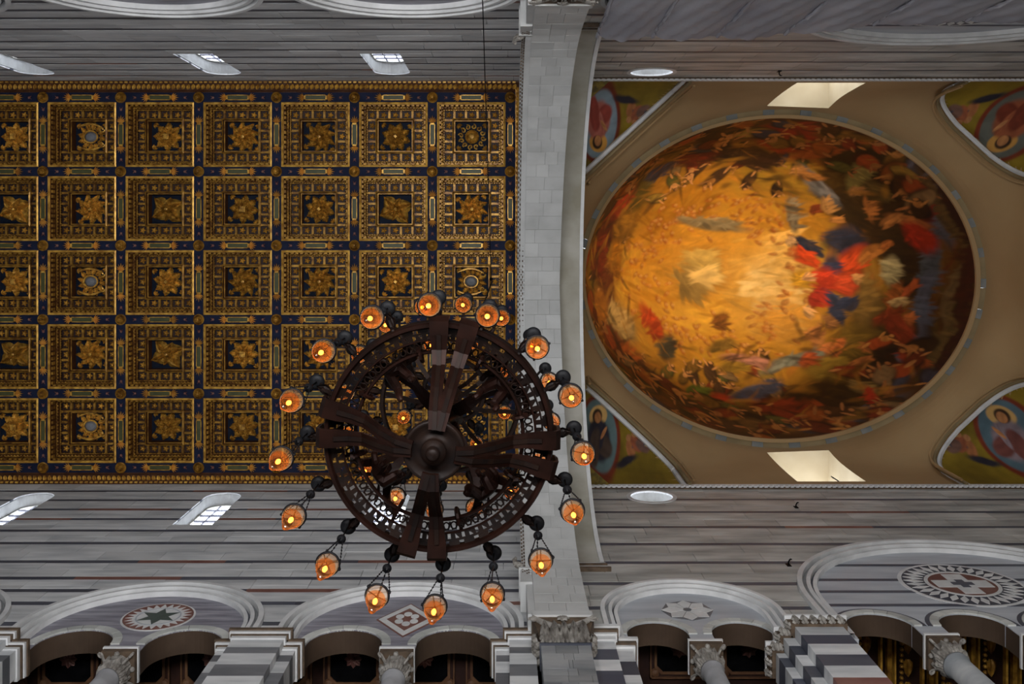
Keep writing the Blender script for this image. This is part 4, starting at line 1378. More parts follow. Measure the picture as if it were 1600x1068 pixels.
FRESCO = '''0.17 -0.32 0.413 0.069 0.007 0.100 b5781c;-0.17 -0.32 0.153 -0.142 0.066 0.080 a86a14;-0.30 -0.00 0.142 0.017 -0.022 0.258 b87414;
-0.27 0.41 0.158 0.181 -0.096 0.080 b0741a;0.12 0.62 0.412 0.043 -0.036 0.088 a8741e;0.12 0.42 0.294 0.020 -0.025 0.090 b47c20;
0.43 0.34 0.118 -0.125 0.051 0.120 a06c1c;0.28 -0.51 0.237 0.046 0.012 0.086 a87c22;-0.39 -0.33 0.141 0.093 -0.084 0.137 9a6010;
0.11 -0.10 0.240 -0.003 0.012 0.207 c8861e;-0.05 0.00 0.219 0.002 0.001 0.239 c08220;-0.08 -0.02 0.163 0.001 0.002 0.178 b47a22;
0.19 0.07 0.154 -0.003 -0.009 0.274 d29a3c;0.28 0.10 0.118 -0.002 -0.010 0.212 e6be72;0.32 -0.07 0.083 -0.003 0.005 0.153 dca850;
0.29 0.27 0.099 -0.001 -0.015 0.124 c88a30;-0.07 0.02 0.066 0.028 -0.035 0.108 a07c38;-0.04 -0.05 0.051 0.011 -0.005 0.047 bc9444;
-0.10 0.09 0.035 0.076 -0.037 0.024 8a6a30;-0.02 0.04 0.034 0.000 -0.001 0.041 d8ac5c;0.47 -0.69 0.139 0.079 0.012 0.153 33240c;
0.59 -0.64 0.101 0.070 -0.004 0.147 2a1d0a;0.49 -0.45 0.053 -0.058 0.091 0.190 4a3410;0.67 -0.48 0.096 0.101 -0.021 0.084 2c1e0a;
0.56 -0.34 0.092 0.042 -0.010 0.124 35250d;0.72 -0.29 0.076 -0.012 0.016 0.154 2e1e0a;0.76 -0.03 0.076 -0.007 0.002 0.184 2b1c0a;
0.68 -0.17 0.090 -0.010 0.007 0.111 2f1f0b;0.63 0.26 0.068 0.040 -0.049 0.148 4c3812;0.51 0.42 0.087 0.025 -0.048 0.163 6a5018;
0.54 0.57 0.150 -0.049 -0.008 0.097 2a1c0a;0.66 0.45 0.065 0.021 -0.040 0.147 1e1408;0.46 0.65 0.136 0.032 -0.029 0.085 3a280c;
0.32 0.75 0.164 0.039 -0.028 0.064 2a1a0a;0.78 0.34 0.055 0.000 -0.012 0.112 2c1e0c;0.58 0.14 0.068 -0.003 -0.008 0.141 80602a;
0.42 0.53 0.086 0.002 -0.015 0.066 866820;0.74 -0.57 0.020 -0.054 0.127 0.191 55565e;0.83 -0.35 0.023 -0.022 0.048 0.147 50545c;
0.82 -0.07 0.031 -0.004 0.004 0.165 4a5458;0.81 0.15 0.027 0.002 -0.018 0.185 464e5a;0.71 0.48 0.022 0.032 -0.094 0.155 4a4e58;
0.47 0.80 0.174 -0.111 -0.002 0.035 454a55;0.31 0.48 0.157 -0.079 0.002 0.029 7c7a64;0.39 -0.48 0.109 0.107 -0.009 0.032 7e7a74;
0.33 -0.32 0.018 -0.007 0.029 0.107 86765a;-0.01 -0.26 0.174 0.020 0.002 0.028 8a7650;-0.43 -0.45 0.040 -0.087 0.029 0.019 6b664e;
0.91 0.14 0.023 0.002 -0.022 0.229 6a5430;0.86 0.41 0.026 0.028 -0.114 0.239 5e4a24;0.85 -0.40 0.018 -0.025 0.126 0.280 5a4420;
0.96 0.03 0.029 -0.003 -0.002 0.441 3a140a;0.90 -0.41 0.017 -0.024 0.110 0.249 2c100a;0.85 0.49 0.013 0.020 -0.130 0.231 30120a;
0.56 -0.83 0.169 0.088 0.008 0.046 3a1e0c;0.57 0.86 0.177 -0.124 -0.002 0.036 241008;-0.45 -0.93 0.278 0.010 0.171 0.140 2e1808;
0.02 -0.84 0.186 0.001 0.049 0.082 4a2a0c;0.22 -0.84 0.193 0.002 0.045 0.101 8a2610;0.40 -0.84 0.133 0.015 0.021 0.068 7a5418;
0.36 -0.73 0.118 -0.087 0.021 0.046 a0501c;0.18 -0.74 0.105 -0.009 0.025 0.058 a03a12;-0.12 -0.69 0.129 0.034 0.040 0.094 281408;
-0.22 -0.63 0.109 -0.017 0.044 0.064 6a200c;0.09 -0.62 0.115 0.009 0.022 0.068 3a2210;-0.50 -0.58 0.064 -0.086 0.112 0.080 8a6018;
-0.51 -0.45 0.147 0.072 -0.030 0.109 5c4a14;-0.37 -0.56 0.065 -0.047 0.046 0.042 353848;-0.57 -0.38 0.083 0.040 -0.050 0.109 b03818;
-0.58 -0.23 0.072 0.023 -0.020 0.103 5a1c0c;-0.47 -0.24 0.063 0.027 -0.029 0.097 8a5a16;-0.63 -0.09 0.064 0.010 -0.011 0.143 70240e;
-0.51 -0.05 0.047 0.006 -0.010 0.119 a0600f;-0.58 0.11 0.053 0.003 -0.023 0.140 5c2a10;-0.68 0.23 0.076 -0.004 -0.022 0.142 a8641c;
-0.52 0.27 0.077 -0.026 0.047 0.104 b08a4c;-0.62 0.41 0.090 -0.023 0.032 0.128 6e2c12;-0.53 0.48 0.084 -0.033 0.041 0.098 9a4a16;
-0.48 0.59 0.088 -0.041 0.047 0.091 3a1a0a;-0.58 0.81 0.051 0.105 -0.145 0.065 5a3010;-0.43 0.91 0.131 0.089 -0.090 0.056 6a3a14;
-0.33 0.78 0.055 0.061 -0.085 0.058 3a2a10;-0.13 0.72 0.087 0.019 -0.034 0.047 a03010;-0.20 0.66 0.070 -0.002 -0.022 0.038 566018;
-0.08 0.84 0.167 0.043 -0.049 0.061 2c1a0c;0.09 0.66 0.126 -0.051 -0.005 0.042 3e4454;0.17 0.76 0.154 0.021 -0.024 0.048 7c2a10;
0.01 0.90 0.175 0.021 -0.033 0.047 6a4a20;0.22 0.89 0.116 0.041 -0.033 0.055 34343e;0.33 0.83 0.050 0.096 -0.028 0.037 8a3a14;
-0.32 0.29 0.036 -0.017 0.033 0.089 b03c14;-0.27 0.42 0.059 -0.010 -0.012 0.069 3c3626;0.01 0.41 0.075 -0.012 -0.003 0.027 7a5a20;
0.10 0.49 0.103 0.020 -0.011 0.028 b0745a;0.03 0.29 0.039 0.000 -0.008 0.048 7a4818;0.04 0.53 0.068 0.000 -0.009 0.029 8e6a20;
0.40 -0.13 0.057 0.053 -0.012 0.029 262b3a;0.52 -0.16 0.068 -0.006 0.006 0.078 2c3040;0.56 -0.10 0.045 -0.046 0.020 0.048 282b38;
0.39 -0.07 0.052 0.049 -0.014 0.032 cc4416;0.56 -0.04 0.060 -0.049 0.018 0.057 d0481c;0.48 0.01 0.032 0.007 -0.011 0.089 30354a;
0.52 0.06 0.050 -0.002 -0.001 0.056 cc4a24;0.45 0.06 0.042 -0.002 -0.002 0.070 c23a1c;0.47 0.15 0.038 0.033 -0.013 0.030 32384c;
0.53 0.16 0.030 -0.025 0.010 0.029 30364a;0.49 0.23 0.021 -0.006 0.002 0.061 2e3446;0.43 0.16 0.022 0.012 -0.021 0.066 a8301c;
0.38 0.05 0.036 -0.001 -0.002 0.052 c89020;0.40 0.04 0.016 -0.001 0.000 0.025 cf925a;0.33 -0.16 0.014 0.015 -0.007 0.014 d2a066;
0.39 0.23 0.012 0.010 -0.014 0.027 d09a5c;0.57 0.03 0.013 -0.001 0.000 0.021 c98e50;0.62 -0.08 0.039 -0.049 0.013 0.025 b06c2c;
0.67 -0.15 0.018 -0.021 0.007 0.015 a85e28;0.53 -0.56 0.034 0.014 0.004 0.108 8f8040;0.61 -0.47 0.060 0.044 -0.007 0.052 5e4a20;
0.61 -0.35 0.011 -0.005 0.020 0.081 ad6a30;0.64 -0.61 0.012 0.001 0.012 0.082 8e3e1c;0.75 -0.31 0.077 0.010 0.000 0.031 9a5a28;
0.78 -0.22 0.049 0.057 -0.022 0.057 9c2410;0.80 -0.38 0.019 -0.019 0.022 0.066 8a2412;0.69 -0.30 0.034 -0.044 0.008 0.019 aa6c34;
0.54 -0.46 0.018 -0.003 0.005 0.028 b07840;0.29 -0.56 0.022 -0.002 0.008 0.028 cf8c48;0.35 -0.53 0.055 0.007 0.004 0.024 bb7a38;
0.41 -0.35 0.018 -0.002 0.005 0.030 8a3c1c;0.45 -0.37 0.011 -0.011 0.024 0.053 c08848;0.49 -0.28 0.018 -0.002 0.003 0.022 b87838;
0.70 0.12 0.018 0.017 -0.030 0.076 8a4a1c;0.76 0.08 0.028 -0.052 0.010 0.013 9a4820;0.69 -0.01 0.031 0.007 -0.007 0.072 a89868;
0.72 0.15 0.036 -0.002 -0.001 0.018 b0905a;0.67 0.23 0.057 -0.034 0.005 0.034 783014;0.71 0.30 0.036 0.056 -0.035 0.056 7a2c14;
0.72 0.43 0.036 0.001 -0.011 0.076 8e3416;0.75 0.24 0.018 -0.001 -0.003 0.029 a85c2a;0.57 0.41 0.018 0.000 -0.005 0.029 a8642c;
0.54 0.49 0.053 -0.019 -0.001 0.018 a8642e;0.76 0.49 0.034 0.041 -0.011 0.020 96481e;0.39 0.35 0.022 0.006 -0.018 0.061 b8743a;
0.45 0.28 0.028 -0.001 -0.004 0.035 8c5c30;0.42 0.42 0.019 0.000 -0.005 0.028 b86a34;0.46 0.41 0.012 0.012 -0.027 0.050 b4602a;
0.35 0.48 0.024 0.000 -0.011 0.050 a4481e;0.51 0.63 0.043 0.016 -0.012 0.031 8a7038;0.51 0.71 0.021 -0.007 -0.013 0.089 a82c14;
0.59 0.68 0.014 0.002 -0.018 0.066 8a5422;0.43 0.81 0.083 0.008 -0.015 0.040 76532a;0.37 0.85 0.040 0.004 -0.012 0.027 9a6c38'''


def noise2(n, oct_, seed):
    r = np.random.RandomState(seed)
    out = np.zeros((n, n))
    amp = 1.0
    for o in range(oct_):
        k = 4 * 2 ** o + 1
        g = r.rand(k + 1, k + 1)
        t = np.linspace(0, k - 1e-6, n)
        i = t.astype(int)
        f = t - i
        f = f * f * (3 - 2 * f)
        a = g[i][:, i] * (1 - f)[None, :] + g[i][:, i + 1] * f[None, :]
        b = g[i + 1][:, i] * (1 - f)[None, :] + g[i + 1][:, i + 1] * f[None, :]
        out += amp * (a * (1 - f)[:, None] + b * f[:, None])
        amp *= 0.55
    return (out - out.min()) / (out.max() - out.min())


class Canvas:
    """flat colour chart painted with brush ellipses, later carried by mesh colours"""
    def __init__(s, n, seed):
        s.n = n
        g = np.linspace(-1.05, 1.05, n)
        s.u, s.v = np.meshgrid(g, g)
        s.n1, s.n2 = noise2(n, 6, seed) - .5, noise2(n, 6, seed + 1) - .5
        s.n3 = noise2(n, 7, seed + 2)
        s.img = np.zeros((n, n, 3))

    def ell(s, cx, cy, e1, e2, col, soft=.25, warp=.05, shade=.5, alpha=1.0):
        m = max(abs(e1[0]) + abs(e2[0]), abs(e1[1]) + abs(e2[1])) * 1.6 + warp
        i0, i1 = [int(np.clip((c + 1.05) / 2.1 * (s.n - 1), 0, s.n - 1)) for c in (cx - m, cx + m)]
        j0, j1 = [int(np.clip((c + 1.05) / 2.1 * (s.n - 1), 0, s.n - 1)) for c in (cy - m, cy + m)]
        if i1 <= i0 or j1 <= j0:
            return
        sl = (slice(j0, j1 + 1), slice(i0, i1 + 1))
        du, dv = s.u[sl] - cx + warp * s.n1[sl], s.v[sl] - cy + warp * s.n2[sl]
        det = e1[0] * e2[1] - e1[1] * e2[0]
        if abs(det) < 1e-8:
            return
        a = (du * e2[1] - dv * e2[0]) / det
        b = (dv * e1[0] - du * e1[1]) / det
        r = np.sqrt(a * a + b * b)
        k = np.clip((1 + soft - r) / (2 * soft), 0, 1)
        k = (k * k * (3 - 2 * k) * alpha)[..., None]
        fold = 1 + shade * (0.55 * np.sin(a * 5 + b * 2.2 + 9 * s.n1[sl]) * .4 + .8 * (s.n3[sl] - .5) - .25 * b)
        c = np.array(col)[None, None, :] * np.clip(fold, .3, 1.9)[..., None]
        s.img[sl] = s.img[sl] * (1 - k) + c * k

    def sample(s, u, v):
        i = np.clip((u + 1.05) / 2.1 * (s.n - 1), 0, s.n - 1.001)
        j = np.clip((v + 1.05) / 2.1 * (s.n - 1), 0, s.n - 1.001)
        i0, j0 = i.astype(int), j.astype(int)
        fi, fj = (i - i0)[..., None], (j - j0)[..., None]
        I = s.img
        return (I[j0, i0] * (1 - fi) + I[j0, i0 + 1] * fi) * (1 - fj) + (I[j0 + 1, i0] * (1 - fi) + I[j0 + 1, i0 + 1] * fi) * fj


def figure(cv, x, y, ang, sc, robe, rng, flesh='c98a4c'):
    """a small draped figure: robe, folds, torso, two arms, head, hair"""
    ca, sa = math.cos(ang), math.sin(ang)
    def E(px, py, rx, ry, a, col, **k):
        c2, s2 = math.cos(ang + a), math.sin(ang + a)
        cv.ell(x + (px * ca - py * sa) * sc, y + (px * sa + py * ca) * sc, (rx * sc * c2, rx * sc * s2), (-ry * sc * s2, ry * sc * c2), hexc(col), **k)
    dk = '%02x%02x%02x' % tuple(int(int(robe[i:i + 2], 16) * .45) for i in (0, 2, 4))
    E(-.1, .05, 1.15, .62, 0, dk, warp=.03, soft=.3)
    E(0, 0, 1.0, .5, rng.uniform(-.3, .3), robe, warp=.03)
    E(-.5, rng.uniform(-.3, .3), .6, .3, rng.uniform(-.8, .8), robe, warp=.02)
    E(.55, 0, .42, .3, 0, rng.choice((robe, flesh, 'a0682e')), warp=.015, soft=.2)
    for sg in (-1, 1):
        E(.65 + rng.uniform(-.1, .4), sg * .42, .45, .1, sg * rng.uniform(.3, 1.3), flesh, warp=.01, soft=.2)
    if rng.random() < .6:
        E(-1.05, rng.uniform(-.2, .2), .45, .12, rng.uniform(-.4, .4), flesh, warp=.01, soft=.2)
    E(1.02, .06, .21, .21, 0, '4a2a12', warp=.008, soft=.2)
    E(1.07, .0, .16, .17, 0, flesh, warp=.006, soft=.2)


cv = Canvas(760, 40)
rad = np.sqrt((cv.u + .0) ** 2 + cv.v ** 2)
ang = np.arctan2(cv.v, cv.u)
ramp_r = [0, .12, .26, .45, .62, .78, .92, 1.1]
ramp_c = np.array([hexc(h) for h in ('e0ac50', 'd09432', 'dca034', 'c48826', 'a06c1c', '704814', '482b0e', '2e190b')])
rw = rad + .10 * cv.n1 + .03 * np.sin(5 * ang + 6 * cv.n2)
for ch in range(3):
    cv.img[..., ch] = np.interp(rw, ramp_r, ramp_c[:, ch])
cv.img *= (0.72 + .56 * cv.n3)[..., None]
strokes = [q.split() for q in FRESCO.replace('\n', '').split(';') if q.strip()]
frng = random.Random(3)


def tint(col, k):
    return tuple(max(0.0, c_ * k) for c_ in col)


def brush(f, col, n_, ln, wd, jit=.35, spread=.85):
    """fill an ellipse with short directional strokes of jittered colour"""
    L1 = math.hypot(f[2], f[3]) or 1e-6
    for _ in range(n_):
        r_, a_ = math.sqrt(frng.random()) * spread, frng.uniform(0, 2 * PI)
        p, q = r_ * math.cos(a_), r_ * math.sin(a_)
        x, y = f[0] + f[2] * p + f[4] * q, f[1] + f[3] * p + f[5] * q
        d = math.atan2(f[3], f[2]) + frng.gauss(0, .35) + .5 * q
        l_, w_ = ln * frng.uniform(.5, 1.4), wd * frng.uniform(.5, 1.5)
        k = 1 + frng.uniform(-jit, jit) - .25 * q
        cv.ell(x, y, (l_ * math.cos(d), l_ * math.sin(d)), (-w_ * math.sin(d), w_ * math.cos(d)), tint(col, k), soft=.5, warp=.02, shade=.2, alpha=.75)


for _ in range(1500):                           # swirling golden sky
    a_, r_ = frng.uniform(0, 2 * PI), math.sqrt(frng.random()) * 1.0
    x, y = r_ * math.cos(a_), r_ * math.sin(a_)
    base = [np.interp(r_ + frng.gauss(0, .05), ramp_r, ramp_c[:, ch]) for ch in range(3)]
    d = a_ + PI / 2 + frng.gauss(0, .3)
    l_, w_ = frng.uniform(.03, .10), frng.uniform(.006, .02)
    cv.ell(x, y, (l_ * math.cos(d), l_ * math.sin(d)), (-w_ * math.sin(d), w_ * math.cos(d)), tint(base, frng.uniform(.65, 1.45)), soft=.7, warp=.06, shade=.3, alpha=.55)
for q in strokes[:20]:
    f = [float(t) for t in q[:6]]
    cv.ell(f[0], f[1], f[2:4], f[4:6], hexc(q[6]), soft=.6, warp=.2, shade=.45, alpha=.55)
    brush(f, hexc(q[6]), 40, .05, .010, .22, 1.05)
for k in range(240):                            # swarm of tiny winged heads around the glow
    a = frng.uniform(0, 2 * PI)
    r = frng.gauss(.37, .06)
    x, y = r * math.cos(a) + .02, r * math.sin(a) * 1.0 + .02
    d = frng.uniform(0, PI)
    cv.ell(x, y, (.020 * math.cos(d), .020 * math.sin(d)), (-.009 * math.sin(d), .009 * math.cos(d)), hexc(frng.choice(('a85a1c', '96541c', 'b86c28'))), soft=.5, warp=.03, alpha=.7)
    cv.ell(x + .006, y - .004, (.008, 0), (0, .008), hexc(frng.choice(('d09850', 'c48840'))), soft=.5, warp=.02, alpha=.6)
ROBES = ['7a2c12', '5e2410', '8e4816', '34343c', '72501a', '44280f', '94722a', '4a3018', '54501f', '984018', '2a1a0c', '80623a']
for k in range(60):                             # middle tier of seated figures
    a = frng.uniform(1.0, 2 * PI - 1.0)
    r = frng.uniform(.50, .70)
    figure(cv, r * math.cos(a), r * math.sin(a), a + PI + frng.uniform(-.9, .9), frng.uniform(.035, .058), frng.choice(ROBES), frng)
for q in strokes[20:]:
    f = [float(t) for t in q[:6]]
    col = hexc(q[6])
    sz = math.sqrt(abs(f[2] * f[5] - f[3] * f[4]))
    cv.ell(f[0], f[1], f[2:4], f[4:6], tint(col, .8), soft=.35, warp=.09, shade=.8, alpha=.92)
    brush(f, col, int(14 + 170 * sz), .012 + .28 * sz, .004 + .06 * sz, .45)
for k in range(110):                            # crowded outer tier
    a = 2 * PI * (k + frng.random()) / 110
    if abs(a) < .45 or abs(a - 2 * PI) < .45:
        continue
    r = frng.uniform(.72, .98)
    figure(cv, r * math.cos(a), r * math.sin(a), a + PI / 2 * frng.choice((-1, 1)) + frng.uniform(-.5, .9), frng.uniform(.045, .08), frng.choice(ROBES), frng, frng.choice(('b47838', '9c6230', 'a86e38')))
for _ in range(260):                            # cloud wisps over the crowd
    a_, r_ = frng.uniform(.6, 2 * PI - .6), frng.uniform(.45, .95)
    x, y = r_ * math.cos(a_), r_ * math.sin(a_)
    d = a_ + PI / 2 + frng.gauss(0, .5)
    l_, w_ = frng.uniform(.02, .07), frng.uniform(.004, .014)
    cv.ell(x, y, (l_ * math.cos(d), l_ * math.sin(d)), (-w_ * math.sin(d), w_ * math.cos(d)), tint(hexc(frng.choice(('b07a24', '8a5a18', '3a220c', 'a06a20', '2a180a'))), frng.uniform(.7, 1.2)), soft=.7, warp=.08, shade=.4, alpha=.6)

dome = thing('dome', 'oval dome painted with golden clouds and crowds of draped figures', 'dome', (DX, DY, DZ + ZC))
NT, NP = 900, 260
th = np.linspace(0, 2 * PI, NT, endpoint=False)
ph = np.linspace(0, PI / 2 * .9999, NP)
TH, PH = np.meshgrid(th, ph)
vx = DX + DA * np.cos(PH) * np.cos(TH)
vy = DY + DB * np.cos(PH) * np.sin(TH)
vz = DZ + DH * np.sin(PH) + ZC
verts = np.stack([vx, vy, vz], -1).reshape(-1, 3)
i = np.arange(NP - 1)[:, None] * NT
j = np.arange(NT)[None, :]
quads = np.stack([i + j, i + (j + 1) % NT, i + NT + (j + 1) % NT, i + NT + j], -1).reshape(-1, 4)


def np_mesh(name, verts, quads, colors, mat):
    me = bpy.data.meshes.new(name)
    me.vertices.add(len(verts))
    me.vertices.foreach_set('co', verts.astype(np.float32).ravel())
    me.loops.add(quads.size)
    me.loops.foreach_set('vertex_index', quads.astype(np.int32).ravel())
    me.polygons.add(len(quads))
    me.polygons.foreach_set('loop_start', np.arange(len(quads), dtype=np.int32) * 4)
    me.polygons.foreach_set('loop_total', np.full(len(quads), 4, dtype=np.int32))
    me.polygons.foreach_set('use_smooth', np.ones(len(quads), dtype=bool))
    at = me.color_attributes.new('paint', 'FLOAT_COLOR', 'POINT')
    at.data.foreach_set('color', np.concatenate([colors, np.ones((len(colors), 1))], 1).astype(np.float32).ravel())
    me.materials.append(mat)
    me.update(calc_edges=True)
    me.validate()
    return me


rr = 1 - PH / (PI / 2)
cols = cv.sample(rr * np.cos(TH), rr * np.sin(TH)).reshape(-1, 3)
fr = link('painted_shell', np_mesh('painted_shell', verts, quads, np.clip(cols, 0.004, .95), M['fresco']), dome)
fr.location = -dome.location
fr['label'] = 'golden fresco with red, blue and brown robes'


def ell_ring(mb, k0, k1, z0, z1, a0, a1, seg, mi=0):
    R = []
    for q in range(seg + 1):
        a = a0 + (a1 - a0) * q / seg
        c_, s_ = math.cos(a), math.sin(a)
        P = lambda k, z: (DX + (DA + k) * c_, DY + (DB + k) * s_, z)
        R.append([P(k0, z0), P(k1, z0 - .10), P(k1, z1), P(k0, z1)])
    mb.grid(R, closed_v=True, mi=mi)
    n0 = len(mb.v)
    mb.f += [tuple(range(n0 - 4, n0)), tuple(range(n0 - 4 * (seg + 1), n0 - 4 * seg))]
    mb.mi += [mi, mi]


ring = thing('dome_ring', 'oval ring of ochre and grey stones around the painted dome', 'moulding', (DX, DY, DZ - .3 + ZC))
NB = 34
for k in range(NB):
    a = 2 * PI * k / NB
    g = 2 * PI / NB
    mb = MB(); ell_ring(mb, .02, .30, DZ - .12, DZ + .05, a, a + g * .30, 3); mb.build('ring_stone', 'greyblue', ring)
    mb = MB(); ell_ring(mb, .02, .30, DZ - .11, DZ + .05, a + g * .305, a + g * .995, 5); mb.build('ring_stone', 'cream_dark', ring)
mb = MB(); ell_ring(mb, -.06, .05, DZ - .06, DZ + .06, 0, 2 * PI, 120); mb.build('ring_fillet', 'cream', ring)

# drum: superelliptic shell from the rectangular walls to the oval ring, holes for two windows
WX0, WX1, WZ0, WZ1 = 9.2, 11.37, 31.1, 34.7
rows = [30.25, 30.6, WZ0] + [WZ0 + (WZ1 - WZ0) * k / 22 for k in range(1, 22)] + [WZ1, 34.95, 35.15, 35.3, 35.42]


def drum_row(z):
    t = (z - 30.25) / (35.42 - 30.25)
    nn = 2.0 + 16 * (1 - t) ** 2.6
    a = 7.62 + (DA + .22 - 7.62) * t ** 1.5
    b = (HW + .01) + (DB + .22 - HW - .01) * t ** 2.2
    cyy = CY + (DY - CY) * t
    def psi(u):
        return math.acos(math.copysign(abs(u) ** (nn / 2), u))
    p2, p1 = psi((WX1 - DX) / a), psi((WX0 - DX) / a)
    half = [p2 * k / 60 for k in range(60)] + [p2 + (p1 - p2) * k / 8 for k in range(8)] + [p1 + (PI - p1) * k / 70 for k in range(71)]
    half = half[:-1]
    pts = []
    def pt(p, sg):
        c_, s_ = math.cos(p), math.sin(p)
        return (DX + a * math.copysign(abs(c_) ** (2 / nn), c_), cyy + sg * b * abs(s_) ** (2 / nn), z)
    pts = [pt(p, 1) for p in half]
    back = [PI] + [p for p in reversed(half[1:])]
    pts += [pt(p, -1) for p in back]
    return pts


RW = [drum_row(z) for z in rows]
ncol = len(RW[0])
NH = 60 + 8 + 70
CORN = [(2.29, 1), (2.29, -1), (17.5, 1), (17.5, -1)]


def corner_of(p):
    for ci, (cx_, sg) in enumerate(CORN):
        dx = abs(p[0] - cx_) / 3.2
        dy = abs(CY + sg * HW - p[1]) / 2.95
        if dx + dy < 1.0:
            return ci
    return -1


drum = thing('drum', 'cream plaster drum between the striped walls and the oval dome ring', 'wall', (DX, CY, 30.25 + ZC))
shell = MB()
paint = {k: [] for k in range(4)}
 
win_cols = {1: range(60, 68), -1: None}
# mirrored columns of the window on the north side
north = range(ncol - 68, ncol - 60)
for r in range(len(rows) - 1):
    inz = WZ0 - 1e-6 <= rows[r] and rows[r + 1] <= WZ1 + 1e-6
    for c_ in range(ncol):
        d_ = (c_ + 1) % ncol
        P = [RW[r][c_], RW[r][d_], RW[r + 1][d_], RW[r + 1][c_]]
        if inz and (c_ in range(60, 68) or c_ in north):
            continue
        m = tuple(sum(p[q] for p in P) / 4 for q in range(3))
        ci = corner_of(m)
        if ci >= 0:
            paint[ci].append(P)
        else:
            shell.add(P, [(0, 1, 2, 3)])
shell.build('plaster_shell', 'cream', drum)
# deep window embrasures in the drum
for s in (1, -1):
    w = thing('window_%d' % n, 'square window in a deep splay of cream plaster, %s the painted dome' % ('below' if s > 0 else 'above'), 'window', (10.3, CY + s * (HW + 1.0), 31.1 + ZC), kind='structure')
    n += 1
    inner = []
    for r, z in enumerate(rows):
        if WZ0 - 1e-6 <= z <= WZ1 + 1e-6:
            inner.append((RW[r][60] if s > 0 else RW[r][(ncol - 60) % ncol], RW[r][68] if s > 0 else RW[r][(ncol - 68) % ncol]))
    ye = CY + s * (HW + 1.15)
    mb = MB()
    mb.grid([[a, (a[0], ye, a[2])] for a, b in inner])
    mb.build('splay_jamb', 'splay', w)
    mb = MB()
    mb.grid([[b, (b[0], ye, b[2])] for a, b in inner])
    mb.build('splay_jamb', 'splay', w)
    for k, e in ((0, inner[0]), (1, inner[-1])):
        mb = MB()
        mb.grid([[e[0], (e[0][0], ye, e[0][2])], [e[1], (e[1][0], ye, e[1][2])]])
        mb.build('splay_sill' if k == 0 else 'splay_head', 'splay', w)
    for k in range(2):
        for q in range(2):
            x0, x1 = WX0 + (WX1 - WX0) * k / 2, WX0 + (WX1 - WX0) * (k + 1) / 2
            z0, z1 = WZ0 + (WZ1 - WZ0) * q / 2, WZ0 + (WZ1 - WZ0) * (q + 1) / 2
            mb = MB(); mb.box(x0 + .02, x1 - .02, min(ye, ye - s * .01), max(ye, ye - s * .01), z0 + .02, z1 - .02); mb.build('pane', 'pane', w)
    mb = MB(); mb.box((WX0 + WX1) / 2 - .025, (WX0 + WX1) / 2 + .025, ye - .03, ye + .03, WZ0, WZ1); mb.build('glazing_bar', 'lead', w)
    mb = MB(); mb.box(WX0, WX1, ye - .03, ye + .03, (WZ0 + WZ1) / 2 - .025, (WZ0 + WZ1) / 2 + .025); mb.build('glazing_bar', 'lead', w)
    mb = MB()
    mb.tube([(WX1 - .05, ye - s * .55, 33.5), (WX1 - .35, ye - s * .75, 33.35), (WX1 - .4, ye - s * .78, 33.0)], .02, 5)
    mb.build('window_stay', 'black', w)
    area('window_portal', (10.285, CY + s * (HW + 1.35), 32.9), (10.285, CY, 32.9), 2.3, 3.7, 0, portal=True)

